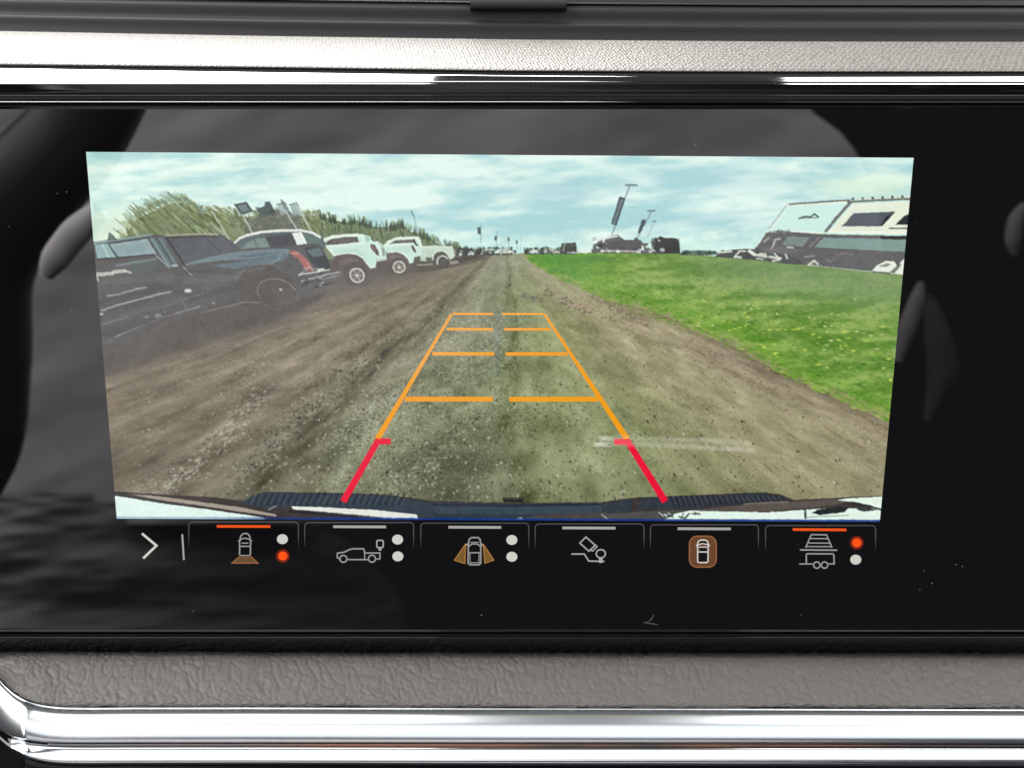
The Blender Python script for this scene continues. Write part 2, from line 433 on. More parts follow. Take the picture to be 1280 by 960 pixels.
def streaks(x0, y0, x1, y1, n, cols, al, lmin, lmax, wmax):      # scuff marks running towards the far end of the lane
    for k in range(n):
        xx = random.uniform(x0, x1); yy = random.uniform(y0, y1)
        dx, dy = 633 - xx, 300 - yy; q = math.hypot(dx, dy); L = random.uniform(lmin, lmax)
        line([(xx, yy), (xx + dx / q * L + random.uniform(-2, 2), yy + dy / q * L + random.uniform(-1, 1))], random.uniform(0.6, wmax), random.choice(cols), random.uniform(0.1, al))
streaks(830, 440, 1105, 612, 190, [(110, 98, 76), (160, 148, 118), (96, 86, 68), (170, 158, 130)], 0.5, 5, 34, 2.2)
streaks(690, 400, 900, 610, 150, [(92, 92, 68), (146, 146, 112)], 0.4, 4, 22, 1.6)
streaks(140, 440, 420, 600, 130, [(130, 116, 98), (92, 80, 70), (150, 136, 112)], 0.3, 5, 22, 2.4)
streaks(400, 340, 640, 420, 120, [(134, 132, 110), (98, 92, 78), (150, 150, 124)], 0.4, 4, 22, 1.6)
band([(655, 370), (668, 374), (676, 373)], 60, 3, 0.5, 1.1, [(96, 100, 90), (84, 88, 80)], 0.6)
band([(684, 362), (696, 372), (706, 380), (740, 390)], 150, 5, 0.5, 1.3, [(96, 88, 74), (86, 78, 66), (150, 132, 112)], 0.6)
band([(712, 381), (722, 384), (732, 382)], 60, 2, 0.6, 1.3, [(172, 156, 134), (160, 140, 120)], 0.7)
band([(745, 372), (775, 388), (812, 410)], 150, 4, 0.6, 1.4, [(98, 90, 74), (108, 98, 80)], 0.5)
band([(786, 402), (800, 408), (812, 414)], 50, 2, 0.6, 1.2, [(176, 160, 140)], 0.6)
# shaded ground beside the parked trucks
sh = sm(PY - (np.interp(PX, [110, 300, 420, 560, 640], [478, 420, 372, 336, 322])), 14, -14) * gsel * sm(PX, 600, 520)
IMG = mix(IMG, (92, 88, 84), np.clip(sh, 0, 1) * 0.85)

# grass
L_grass = newlab('grass_image')
gp = [(652, 318), (664, 316), (830, 315.5), (868, 318), (930, 324), (1010, 332), (1060, 337.5), (1150, 345), (1150, 545), (1107, 521), (1062, 505), (1020, 487), (985, 468), (945, 447), (905, 426), (860, 407), (815, 395), (778, 380), (745, 368), (715, 356), (690, 344), (668, 332)]
gsl = (slice(0, CH), slice(int((645 - X0) * S), CW))
gmk = polymask([(x + 0, y) for x, y in gp], gsl)
jit = ((fbm(PX[gsl] / 7, PY[gsl] / 5, 2, 3) - 0.5) * 10 + (fbm(PX[gsl] / 40, PY[gsl] / 25, 4, 3) - 0.5) * 16) * sm(PX[gsl], 670, 860)
x_, y_ = PX[gsl], PY[gsl]
low = np.interp(x_, [652, 668, 690, 715, 745, 778, 815, 860, 905, 945, 985, 1020, 1062, 1107, 1150], [318, 332, 344, 356, 368, 380, 395, 407, 426, 447, 468, 487, 505, 521, 545]) + jit
top = np.interp(x_, [652, 664, 830, 868, 930, 1010, 1060, 1150], [318, 316, 315.5, 318, 324, 332, 337.5, 345])
gmk = (y_ < low) & (y_ > top) & (x_ > 652)
n1 = fbm(x_ / 50 + y_ / 30, y_ / 9, 1, 4); n2 = fbm(x_ / 9, y_ / 4, 5, 3)
gc = mix((84, 124, 46), (142, 170, 88), sm(n1 * 0.65 + n2 * 0.35, 0.3, 0.7))
edge = sm(low - y_, 42, 4)
gc = mix(gc, (100, 154, 40), edge * 0.45 * sm(x_, 700, 800))
gc = mix(gc, (122, 146, 104), np.exp(-((y_ - top - 14) / 34) ** 2) * 0.75 * sm(x_, 760, 980))
gc = mix(gc, (80, 142, 34), sm(x_, 800, 690) * 0.7)
fr = sm(low - y_, 16, 0) * sm(n2, 0.35, 0.6)
gc = mix(gc, (150, 152, 104), fr * 0.75)
gc = gc + ((rng.random(x_.shape) - 0.5) * 16)[..., None]
put(gsl, gmk * 1.0, gc, L_grass)
for k in range(2600):               # blades and tufts
    xx = random.uniform(690, 1125); lo = np.interp(xx, [690, 745, 815, 905, 985, 1107], [344, 368, 395, 426, 468, 521]); tp = np.interp(xx, [664, 830, 930, 1010, 1150], [316, 315.5, 324, 332, 345])
    yy = tp + 5 + (lo - tp - 4) * random.random() ** 0.7
    z = 0.3 + (yy - 315) / 120
    c = random.choice([(64, 116, 34), (50, 92, 30), (128, 170, 66), (104, 154, 52), (140, 162, 92)])
    L = random.uniform(1.5, 5) * z
    line([(xx, yy), (xx + L * random.uniform(0.5, 1.2), yy + L * random.uniform(-0.1, 0.6))], 0.6 + 0.5 * z, c, random.uniform(0.2, 0.6))
for k in range(900):                # ragged tufts along the dirt edge
    xx = random.uniform(690, 1120); lo = np.interp(xx, [690, 745, 815, 905, 985, 1107], [344, 368, 395, 426, 468, 521]); yy = lo + random.gauss(-2, 4)
    z = 0.4 + (yy - 330) / 110; L = random.uniform(1.5, 5.5) * z
    line([(xx, yy), (xx + L, yy + L * random.uniform(0.1, 0.6))], 0.6 + 0.5 * z, random.choice([(96, 140, 52), (140, 168, 70), (76, 110, 46), (158, 164, 100), (120, 150, 60), (140, 130, 100)]), random.uniform(0.25, 0.7))
for k in range(150):                # dandelions
    xx = random.gauss(985, 75); yy = 318 + (xx - 700) * 0.30 + random.gauss(0, 22)
    lo = np.interp(xx, [690, 745, 815, 905, 985, 1107], [344, 368, 395, 426, 468, 521]); tp = np.interp(xx, [664, 830, 930, 1010, 1150], [316, 315.5, 324, 332, 345])
    if not (tp + 18 < yy < lo - 3) or xx > 1128: continue
    z = 0.5 + (yy - 340) / 150
    ell(xx, yy, z * random.uniform(1.1, 2.8), z * random.uniform(0.7, 1.1), random.choice([(214, 226, 96), (190, 214, 80), (206, 220, 150)]), random.uniform(0.4, 0.9), soft=0.6)

# far trees, left wood
L_tree = newlab('tree_image', 'brown green wood shown behind the row of parked trucks')
tp_ = [(150, 300), (158, 290), (164, 272), (180, 262), (198, 254), (215, 247), (232, 247), (246, 258), (262, 262), (285, 262), (310, 268), (345, 264), (372, 268), (398, 266), (412, 270), (430, 275), (444, 272), (470, 281), (492, 280), (502, 278), (514, 287), (530, 291), (546, 301), (560, 306), (575, 308), (600, 312), (600, 325), (150, 325)]
poly([(x, y + (7 if x < 300 else 3) if y < 310 else y) for x, y in tp_], (98, 108, 76), 0.85, L_tree)
for k in range(900):                # leaf clumps
    xx = random.uniform(158, 420); tp = np.interp(xx, [p[0] for p in tp_[:26]], [p[1] for p in tp_[:26]]); yy = tp + abs(random.gauss(0, 12)) - 3
    if yy > 322: continue
    c = random.choice([(112, 126, 74), (136, 146, 90), (88, 102, 64), (164, 184, 134), (72, 84, 58), (122, 124, 80), (66, 76, 54)])
    ell(xx, yy, random.uniform(1.0, 3.2), random.uniform(0.8, 1.8), c, random.uniform(0.25, 0.6), L_tree, rot=0.8, soft=0.7)
for k in range(1100):
    xx = random.uniform(156, 575); tp = np.interp(xx, [p[0] for p in tp_[:26]], [p[1] for p in tp_[:26]])
    yy = random.uniform(tp - 2, 322)
    lean = -1.15 if xx < 300 else (-0.45 if xx < 400 else -0.12)
    L = random.uniform(4, 17 if xx < 300 else 9)
    if xx < 300: c = random.choice([(130, 140, 88), (108, 120, 74), (84, 96, 64), (180, 204, 164), (144, 154, 104), (92, 96, 64), (70, 78, 54)])
    elif xx < 400: c = random.choice([(104, 112, 78), (72, 84, 62), (130, 134, 92), (150, 164, 130)])
    else: c = random.choice([(58, 74, 56), (78, 98, 62), (116, 142, 76), (48, 62, 52), (92, 112, 70), (134, 150, 104)])
    y1 = max(yy - L, tp - 5)
    line([(xx, yy), (xx + lean * (yy - y1), y1)], random.uniform(0.6, 1.6), c, random.uniform(0.35, 0.85), L_tree)
for k in range(75):                 # dark spruce tops
    xx = random.uniform(400, 585); tp = np.interp(xx, [p[0] for p in tp_[:26]], [p[1] for p in tp_[:26]]); h = random.uniform(4, 9)
    poly([(xx - 2.2, tp + h), (xx + random.uniform(-.5, .5), tp - h * 0.45), (xx + 2.2, tp + h)], random.choice([(56, 74, 62), (72, 90, 70), (64, 76, 60)]), 0.8, L_tree)
for k in range(60):                 # bare twigs against the sky
    xx = random.uniform(160, 260); tp = np.interp(xx, [p[0] for p in tp_[:26]], [p[1] for p in tp_[:26]])
    L = random.uniform(5, 14)
    line([(xx, tp + 4), (xx - L * 1.1, tp + 4 - L)], random.uniform(0.5, 1.1), random.choice([(120, 150, 140), (130, 150, 116), (96, 124, 116)]), 0.6)
# horizon trees
L_far = newlab('tree_image', 'low dark tree line shown on the horizon')
for x0, x1, yb, hh in ((575, 640, 318, 9), (655, 720, 317, 8), (815, 850, 316, 18), (850, 905, 318, 9)):
    L_far = newlab('tree_image')
    for k in range(int((x1 - x0) * 1.6)):
        xx = random.uniform(x0, x1); h = hh * random.uniform(0.4, 1.0) * (1 - 0.5 * (xx > 850))
        line([(xx, yb), (xx + random.uniform(-0.5, 1.0) + (3 if xx > 850 else 0), yb - h)], random.uniform(1.0, 2.6), random.choice([(52, 66, 62), (74, 92, 86), (44, 54, 48), (96, 116, 100)]), 0.85, L_far)
poly([(818, 316), (819, 300), (825, 295), (832, 298), (838, 297), (846, 298), (849, 304), (850, 317)], (38, 42, 42), 0.92, L_far)
for k in range(60):                 # small parked things along the horizon
    xx = random.uniform(596, 835); ww = random.uniform(2, 7)
    if 640 < xx < 660: continue
    yb = 316.5
    poly([(xx, yb), (xx, yb - random.uniform(2, 5)), (xx + ww, yb - random.uniform(2, 5)), (xx + ww, yb)], random.choice([(232, 240, 232), (60, 64, 66), (180, 196, 190), (86, 80, 80), (214, 208, 190), (70, 80, 80)]), 0.8)

for k in range(70):                 # pale roofs and bonnets under the tree line
    xx = random.uniform(604, 640) if k % 2 else random.uniform(660, 742); yy = 316.5 - random.uniform(0.5, 5)
    line([(xx, yy), (xx + random.uniform(1, 4), yy + random.uniform(-0.4, 0.4))], random.uniform(0.8, 2.0), random.choice([(232, 242, 232), (200, 214, 206), (90, 100, 96), (222, 220, 200)]), 0.8)
# light poles with banners
def pole(p0, p1, wd, col, banner=None, head=None):
    L = newlab('lamp_post_image')
    line([p0, p1], wd, col, 0.95, L)
    if banner: poly(banner, (70, 82, 88), 0.95, L)
    if head: line(head, wd * 1.4, (84, 96, 100), 0.9, L)
pole((765, 293), (787, 233), 1.4, (112, 126, 126), [(774, 246), (782, 247.5), (771, 282), (764, 280)], [(782, 231.5), (796, 231.5)])
line([(777, 251), (768, 279)], 2.2, (150, 168, 170), 0.7); line([(777, 253), (769, 277)], 0.8, (62, 74, 80), 0.8)
pole((797, 297), (814, 265), 1.2, (120, 134, 132), [(803, 274), (808, 275), (800, 292), (797, 291)], [(810, 263.5), (819, 263.5)])
pole((809, 297), (818, 277), 0.9, (150, 166, 162), None, [(816, 277), (820, 276.5)])
pole((601, 304), (601, 281), 0.9, (120, 140, 140), [(596.5, 284), (601, 284), (601, 293), (597, 292.5)])
pole((620, 310), (621.5, 289), 0.8, (130, 150, 148), [(618, 295), (621, 295), (621, 301), (618, 300)])
pole((636, 312), (636, 297), 0.7, (140, 160, 156), [(634.5, 297), (637, 297), (637, 302), (634.5, 301)])
pole((646, 312), (646, 301), 0.7, (140, 160, 156), [(645, 301), (647, 301), (647, 305), (645, 305)])
pole((651, 312), (651, 293), 0.6, (160, 184, 178))
pole((522, 293), (518, 272), 0.9, (120, 140, 138), None, [(518, 272), (514, 264)])
pole((289, 303), (265, 264), 1.6, (186, 192, 172))

# yard rack behind the wood
L_sign = newlab('sign_image', 'dark framed hoarding panels shown above the trucks')
poly([(308, 292), (306, 282), (322, 270), (345, 262), (372, 268), (380, 288)], (96, 100, 92), 0.75, L_sign)
poly([(292, 255.5), (308, 252), (317, 264), (302, 269)], (66, 80, 82), 0.95, L_sign)
poly([(297, 257), (307, 255), (312, 263), (303, 265)], (112, 128, 128), 0.9)
poly([(320, 261), (330, 258), (331, 252), (337, 252), (345, 266), (327, 272)], (64, 78, 78), 0.95, L_sign)
for k in range(16):
    xx = random.uniform(320, 342); yy = random.uniform(258, 270); line([(xx, yy), (xx + random.uniform(-4, 4), yy + random.uniform(-2, 2))], 0.9, random.choice([(110, 128, 124), (40, 52, 54)]), 0.8)
poly([(346, 256), (356, 253), (362, 265), (352, 270)], (150, 168, 164), 0.8, L_sign)
poly([(362, 256), (371, 255), (376, 268), (366, 270)], (140, 160, 156), 0.8, L_sign)
line([(346, 256), (356, 253), (362, 266)], 1.2, (82, 96, 98)); line([(362, 256), (371, 254), (378, 270)], 1.2, (84, 98, 98)); line([(352, 250), (358, 264), (371, 288)], 2.0, (86, 100, 100), 0.9)
for k in range(50):
    xx = random.uniform(308, 378); yy = random.uniform(268, 286)
    line([(xx, yy), (xx + random.uniform(1, 5), yy + random.uniform(-2, 2))], 1.0, random.choice([(126, 136, 122), (66, 78, 72), (150, 160, 150), (90, 86, 82)]), 0.7)
for a, b in (((303, 268), (316, 292)), ((356, 262), (373, 290)), ((370, 255), (389, 289))):
    line([a, b], 1.6, (196, 206, 198), 0.9, L_sign)

# ---- parked trucks on the left, far to near
def wheel(x, y, rx, ry, lab, rim=(168, 172, 168), tyre=(44, 44, 46), spokes=6, k=0.56, bright=0.8):
    ell(x, y, rx, ry, tyre, 1.0, lab)
    ell(x + rx * 0.08, y + ry * 0.05, rx * k, ry * k, rim, bright)
    for q in range(spokes):
        an = q * 2 * math.pi / spokes + 0.4
        ell(x + rx * 0.08 + math.cos(an) * rx * k * 0.62, y + ry * 0.05 + math.sin(an) * ry * k * 0.62, rx * 0.13, ry * 0.13, (52, 50, 50), 0.85)
    ell(x + rx * 0.08, y + ry * 0.05, rx * 0.13, ry * 0.13, (90, 90, 88), 0.9)
for k in range(15):                 # the end of the row, a jumble of bonnets and wheels
    q = k / 15; xx = 570 + 44 * q ** 1.15 + random.uniform(-1.5, 1.5); sc_ = (1 - 0.72 * q) * random.uniform(0.8, 1.1); yb = 326 - 8 * q
    c = random.choice([(214, 226, 218), (58, 58, 60), (78, 80, 80), (196, 206, 200), (66, 62, 62)])
    poly([(xx, yb - 3 * sc_), (xx + 1, yb - 11 * sc_), (xx + 4 * sc_, yb - random.uniform(13, 17) * sc_), (xx + 9 * sc_, yb - 15 * sc_), (xx + 12 * sc_, yb - 8 * sc_), (xx + 12 * sc_, yb - 2 * sc_)], c, 0.85)
    poly([(xx + 2 * sc_, yb - 11 * sc_), (xx + 4 * sc_, yb - 14 * sc_), (xx + 8 * sc_, yb - 13 * sc_), (xx + 8 * sc_, yb - 10 * sc_)], (64, 68, 68), 0.7)
    poly([(xx, yb), (xx, yb - 4 * sc_), (xx + 12 * sc_, yb - 4 * sc_), (xx + 12 * sc_, yb)], (58, 54, 54), 0.8)
    if k % 2 == 0:
        ell(xx + 6 * sc_, yb - 3 * sc_, 4.0 * sc_, 4.4 * sc_, (48, 46, 48), 0.95); ell(xx + 6.5 * sc_, yb - 3 * sc_, 2.0 * sc_, 2.3 * sc_, (176, 174, 168), 0.7)
# white truck with open bed, far
def ring(x, y, rx, ry, wd, col, a, rot=0.0, a0=0, a1=360):
    pts = []
    for q in np.linspace(math.radians(a0), math.radians(a1), 22):
        ex, ey = rx * math.cos(q), ry * math.sin(q)
        pts.append((x + ex * math.cos(rot) - ey * math.sin(rot), y + ex * math.sin(rot) + ey * math.cos(rot)))
    line(pts, wd, col, a)
def rim(x, y, rx, ry, rot):
    ell(x, y, rx, ry, (104, 102, 98), 0.95, rot=rot)
    for q in range(6):
        an = q * math.pi / 3 + 0.3; ex, ey = rx * 0.8 * math.cos(an), ry * 0.8 * math.sin(an)
        line([(x, y), (x + ex * math.cos(rot) - ey * math.sin(rot), y + ex * math.sin(rot) + ey * math.cos(rot))], 1.2, (186, 184, 172), 0.75)
    ring(x, y, rx * 0.95, ry * 0.95, 1.5, (214, 214, 200), 0.9, rot)
    ell(x, y, rx * 0.22, ry * 0.22, (206, 204, 192), 0.9)
poly([(478, 336), (500, 343), (545, 338), (585, 330), (612, 322), (600, 318), (480, 325)], (88, 82, 76), 0.75)
L5 = newlab('pickup_truck_image', 'farthest white pickup shown, with its low cargo bed in view')
poly([(526, 327), (526.5, 309), (533, 307.6), (556, 307.4), (565.8, 308.2), (568, 315), (569.3, 318.6), (566, 323), (562.5, 324), (560, 319), (556, 315), (551.6, 313.4), (545.5, 314.6), (541.5, 319.5), (540.6, 327), (532, 328)], (192, 214, 194), 1, L5)
line([(528, 308.6), (545, 307.8), (565.5, 308.4)], 1.4, (222, 232, 214), 0.9); line([(534, 311), (534, 326)], 0.9, (150, 172, 156), 0.7); poly([(536, 312), (544, 311), (541, 318), (537, 322)], (176, 200, 178), 0.7)
poly([(541, 329), (541.5, 320), (545.5, 315), (551.6, 313.8), (556, 315.3), (560, 319.5), (562, 329)], (84, 84, 80), 1, L5)
line([(541.2, 325), (541.8, 319.5), (545.5, 314.8), (551.6, 313.4), (556.5, 315.2), (560.5, 320), (562, 325)], 1.2, (214, 222, 206), 0.8)
ell(553.4, 327.5, 7.6, 8.2, (78, 76, 72), 1, L5); ring(553.2, 327, 6.6, 7.2, 1.5, (206, 208, 196), 0.85, 0, 150, 330); ell(554.2, 328.6, 4.6, 5.4, (88, 88, 84), 0.9)
poly([(562, 327), (572, 325.5), (573, 329), (563, 331)], (150, 156, 148), 0.8); poly([(566.5, 309.5), (570, 312), (571, 322), (568.5, 321)], (120, 118, 112), 0.9)
poly([(517, 331), (518, 322), (540, 321.5), (541, 331)], (88, 86, 80), 0.9, L5); poly([(525, 326), (526, 316), (531, 315), (532.5, 326.5)], (188, 208, 194), 0.95); line([(522, 331.3), (540, 330.3)], 1.5, (176, 178, 164), 0.75)
L4 = newlab('pickup_truck_image', 'white pickup cab shown between the two other white trucks')
poly([(479.4, 307.3), (486, 301.3), (495.8, 297), (507.8, 296.2), (522, 296.3), (525.3, 300.8), (527.5, 308.4), (528.5, 318), (524, 320), (517.7, 321.6), (516.6, 328.3), (512.7, 329.3), (510, 323.7), (504.5, 317.4), (496.9, 314.3), (484.8, 315.3), (481.6, 313)], (196, 226, 210), 1, L4)
line([(480, 307), (486, 301.6), (495.8, 297.5), (507.8, 296.8), (522, 296.9), (525, 301), (527, 308)], 1.9, (232, 236, 220), 0.95)
poly([(486.8, 304.9), (493.6, 300.8), (507.8, 299.6), (518.7, 299.1), (523, 307.3), (520.6, 308), (516.8, 303.4), (502, 304.1)], (86, 82, 80), 1); poly([(494, 302), (507, 300.6), (515, 300.6), (514, 303), (500, 303.8)], (116, 108, 106), 0.7)
line([(482, 308), (495, 306), (512, 305)], 1.6, (224, 236, 224), 0.8); poly([(484, 310), (508, 307.5), (513, 309), (517, 318), (512, 322), (505, 315.5), (497, 313), (486, 313.5)], (186, 218, 202), 0.8)
poly([(514, 307.2), (517, 306.6), (519.9, 315), (518.8, 316.8), (516, 312.5)], (92, 80, 78), 1); line([(521, 309), (523.5, 319)], 2.4, (214, 226, 212), 0.7)
poly([(484, 316.5), (496.9, 315.2), (504.3, 318.4), (509.6, 324.4), (513, 332), (520, 336), (500, 344), (484, 340)], (96, 90, 88), 1, L4); poly([(487, 319), (500, 319), (506, 324), (500, 325), (488, 324)], (124, 112, 110), 0.6)
line([(483.5, 315.6), (496.9, 314.6), (504.5, 317.7), (510, 324), (512.7, 329.5)], 1.2, (222, 234, 222), 0.85)
ell(497.8, 333, 11.4, 11.4, (88, 84, 80), 1, L4); rim(498.8, 333.8, 7.6, 7.2, 0.5)
L3 = newlab('pickup_truck_image', 'nearer white pickup shown with flared rear fender and spoked wheel')
poly([(402.7, 302), (405.8, 298), (415.8, 294.6), (430, 293.2), (445, 292.4), (455, 293.2), (461.7, 295.2), (464.2, 300), (466, 302), (472.5, 301.6), (478, 305), (481.7, 313), (483.4, 321), (481.7, 325.2), (470.5, 327), (469.3, 334), (463.4, 335.6), (458.3, 329), (452.5, 321.7), (444, 316.9), (431.7, 316.6), (421, 318.6), (417.5, 320.5), (408, 308.3)], (194, 228, 212), 1, L3)
line([(403.4, 302.2), (406.5, 298.6), (416, 295.4), (430, 294.1), (445, 293.3), (454, 294)], 2.6, (236, 238, 224), 0.95)
poly([(406.8, 304.6), (409, 301.6), (415, 298.6), (428.3, 296.8), (446, 295.7), (449.2, 302.3), (428, 304.9), (409, 306.4)], (80, 78, 78), 1); poly([(416, 300), (428.3, 298), (444, 297), (446.5, 301.5), (428, 303.7), (413, 304.8)], (106, 98, 98), 0.8)
poly([(455.5, 295), (460, 296), (463, 300.2), (458, 302.2)], (150, 186, 172), 0.9); line([(452, 294.5), (455, 303)], 2.6, (214, 236, 224), 0.9)
line([(408.5, 308.8), (425, 307.2), (447, 304.6), (455, 303.6)], 1.8, (228, 238, 226), 0.85); line([(409, 309.5), (413, 314), (418, 320)], 1.8, (226, 234, 220), 0.9)
poly([(416, 313), (432, 311), (446, 311.5), (456, 318), (462, 329), (459, 329), (452.5, 321), (444, 316), (431.7, 315.8), (420, 317.8)], (184, 214, 202), 0.8)
line([(419, 319.2), (431.7, 316.9), (444, 317.2), (452.5, 322), (458.3, 329.3), (463.4, 335.2), (469, 333.6)], 1.5, (226, 238, 226), 0.9)
poly([(461.7, 306.7), (465, 305.2), (468.5, 305.8), (472.5, 313), (473.8, 320), (470, 319), (464, 312.5)], (92, 78, 78), 1); poly([(464.5, 308), (467.5, 308), (470, 313), (467, 313)], (140, 112, 110), 0.8)
line([(461, 305.5), (465, 313.5), (471, 320)], 1.3, (228, 238, 228), 0.85); line([(470, 304), (474.5, 311), (475.8, 320)], 1.5, (226, 234, 222), 0.9); line([(473, 303), (478, 307.5)], 1.3, (146, 150, 140), 0.8); poly([(477, 308), (480.5, 311), (482, 320), (478, 320)], (120, 134, 126), 0.8)
poly([(470, 321.5), (483, 320.5), (483.4, 324.5), (470.5, 326.5)], (206, 220, 208), 0.9); line([(470, 325.4), (482, 323.4)], 0.9, (140, 150, 142), 0.7)
poly([(417, 321), (421, 319.4), (431.7, 317.6), (444, 317.9), (452, 322.4), (457.8, 330), (463, 336.4), (469.5, 334.8), (471, 327.5), (484, 326), (486, 338), (474, 344), (458, 357), (432, 356), (418, 346)], (94, 88, 86), 1, L3)
poly([(423, 325), (440, 322.5), (448, 325), (446, 330), (424, 331)], (118, 108, 108), 0.6)
ell(445.5, 342.5, 16, 15, (86, 82, 80), 1, L3, rot=0.5); ring(446, 342, 15.4, 14.2, 1.0, (116, 112, 108), 0.5, 0.5, -60, 60); rim(446.3, 344.3, 9.6, 8.6, 0.75)
# white wagon behind the near dark truck
L2 = newlab('wagon_image', 'white roofed wagon shown behind the dark truck')
poly([(291, 306), (298, 298.5), (308, 294), (325, 290.5), (350, 288), (376, 287.5), (392, 291), (402, 297), (408, 305), (404, 312), (300, 316)], (92, 104, 104), 1, L2)
line([(292, 305), (299, 298), (309, 294), (326, 290.3), (350, 288.2), (376, 288), (392, 291.5), (400, 296.5)], 3.0, (230, 234, 226), 0.97)
poly([(302, 311), (309, 303), (320, 298.5), (331, 297), (337, 309)], (118, 138, 132), 1)
line([(318, 300), (322, 311)], 1.2, (84, 98, 98), 0.9)
poly([(333, 296.5), (352, 293), (364, 292), (371, 306), (338, 310)], (78, 80, 84), 1)
poly([(365, 291), (377, 290), (384, 305), (372, 307)], (226, 234, 228), 1)
poly([(379, 291.5), (392, 293.5), (402, 303), (385, 305)], (98, 118, 112), 1)
# near dark blue pickup
L1 = newlab('pickup_truck_image', 'dark blue grey pickup shown with red tail light and chrome bumper')
poly([(203, 330), (204, 296), (212, 293), (250, 291.5), (277, 293), (292, 303), (300, 311), (345, 308.5), (392, 304), (402, 307), (408, 318), (414, 336), (419, 344), (412, 356), (398, 362), (384, 366), (378, 390), (340, 392), (300, 398), (230, 420), (203, 400)], (89, 90, 90), 1, L1)
poly([(213, 299), (256, 296.5), (277, 296.5), (298, 312.5), (262, 320), (231, 328)], (88, 92, 98), 1)
line([(256, 296), (275, 315)], 1.6, (66, 72, 78), 0.9)
line([(205, 294.5), (250, 292.3), (272, 293)], 1.8, (176, 176, 146), 0.9); line([(205, 297), (274, 296)], 1.2, (60, 66, 66), 0.8)
poly([(230, 330), (262, 321), (300, 314), (345, 311), (362, 311), (362, 317), (310, 324), (270, 326), (231, 332)], (112, 130, 136), 0.95)
poly([(262, 332), (300, 327), (344, 319), (362, 318), (352, 326), (340, 330), (318, 331), (296, 336), (280, 334)], (98, 116, 124), 0.9)
poly([(231, 333), (296, 337), (304, 333), (300, 360), (300, 392), (232, 414), (215, 360)], (91, 91, 90), 0.9)
line([(334, 318), (352, 315), (348, 324), (338, 330)], 2.0, (126, 146, 150), 0.7)
poly([(298, 348), (304, 338), (320, 331.5), (342, 331), (356, 340), (366, 352), (376, 374), (372, 390), (330, 392), (300, 380)], (86, 83, 81), 0.95)
line([(299, 348), (305, 337), (322, 330.5), (343, 331), (356, 341)], 1.2, (112, 116, 116), 0.7)
ell(347, 368, 28, 20.5, (88, 86, 84), 1, L1, rot=0.35); 
for a0, a1, c in ((150, 320, (140, 140, 134)), (-30, 60, (120, 118, 112)), (70, 140, (104, 102, 98))):
    pts = []
    for q in np.linspace(math.radians(a0), math.radians(a1), 14):
        ex, ey = 26 * math.cos(q), 18.5 * math.sin(q); cc, ss = math.cos(0.35), math.sin(0.35)
        pts.append((347 + ex * cc - ey * ss, 368 + ex * ss + ey * cc))
    line(pts, 1.3, c, 0.65)
ell(351, 362, 2, 1.6, (200, 204, 198), 0.8)
poly([(362, 314.4), (367.5, 312.5), (375, 317), (384, 325), (391, 335), (388, 339), (382.5, 338.8), (377, 330), (372.5, 322.5), (367.5, 321)], (164, 104, 101), 1)
line([(364, 317), (373, 316)], 1.6, (206, 150, 146), 0.8); line([(385, 329), (391, 339)], 1.4, (196, 150, 142), 0.8)
poly([(380, 310), (398, 306), (410, 324), (414, 338), (396, 334), (386, 324)], (60, 70, 72), 0.95); poly([(384, 313), (399, 309), (405, 319), (392, 322)], (92, 110, 110), 0.9)
for k in range(26):
    xx = random.uniform(374, 416); yy = random.uniform(332, 360)
    line([(xx, yy), (xx + random.uniform(3, 12), yy - random.uniform(0, 4))], random.uniform(0.8, 2.0), random.choice([(196, 204, 198), (44, 44, 44), (36, 38, 38), (136, 140, 136)]), 0.75)
line([(374, 343), (384, 342), (412, 337)], 2.0, (204, 210, 204), 0.8); line([(386, 349), (413, 342)], 1.6, (188, 194, 188), 0.7); line([(398, 338), (404, 336.5)], 3, (222, 226, 216), 0.9)
poly([(300, 392), (340, 392), (380, 372), (412, 362), (398, 376), (340, 398), (290, 408)], (78, 75, 73), 0.7)
line([(252, 391), (280, 384), (305, 378), (325, 378)], 1.6, (150, 146, 134), 0.7)
# nearest black truck at the picture edge
L0 = newlab('pickup_truck_image', 'nearest black truck shown cut off at the picture edge')
poly([(100, 300), (119, 302), (150, 298), (188, 293), (206, 294), (216, 312), (228, 334), (234, 352), (240, 392), (200, 420), (160, 446), (100, 470)], (90, 90, 89), 1, L0)
poly([(136, 305.5), (184, 298.5), (196, 318), (147, 322)], (146, 166, 168), 1)
poly([(142, 309), (184, 302), (192, 314), (148, 319)], (134, 156, 160), 0.7)
poly([(118, 304), (136, 302), (147, 322), (122, 324)], (146, 176, 176), 0.95); line([(127, 305), (136, 321)], 2.0, (190, 214, 208), 0.8); line([(135, 304), (147, 322)], 2.0, (62, 76, 76), 0.95)
line([(118, 303), (150, 299.5), (190, 293.5)], 2.6, (130, 152, 150), 0.95); line([(120, 305.5), (152, 301.5), (186, 297)], 1.1, (58, 70, 70), 0.9)
poly([(186, 298), (204, 297), (222, 330), (210, 333)], (98, 112, 114), 0.95)
line([(190, 299), (212, 334)], 2.6, (126, 148, 148), 0.9); line([(199, 298), (221, 332)], 1.6, (112, 132, 134), 0.8); line([(196, 298), (218, 333)], 1.4, (62, 70, 72), 0.9); line([(208, 297), (231, 332)], 2.2, (58, 62, 66), 0.9)
line([(196, 320), (210, 333)], 1.6, (150, 172, 172), 0.8); line([(216, 332), (221, 332)], 2.6, (176, 196, 194), 0.8); line([(229, 334), (240, 344)], 1.2, (182, 186, 180), 0.8)
line([(146, 332), (172, 327.5), (195, 324)], 3.4, (110, 124, 124), 0.9); line([(122, 324), (160, 321), (192, 318)], 1.6, (56, 58, 60), 0.9)
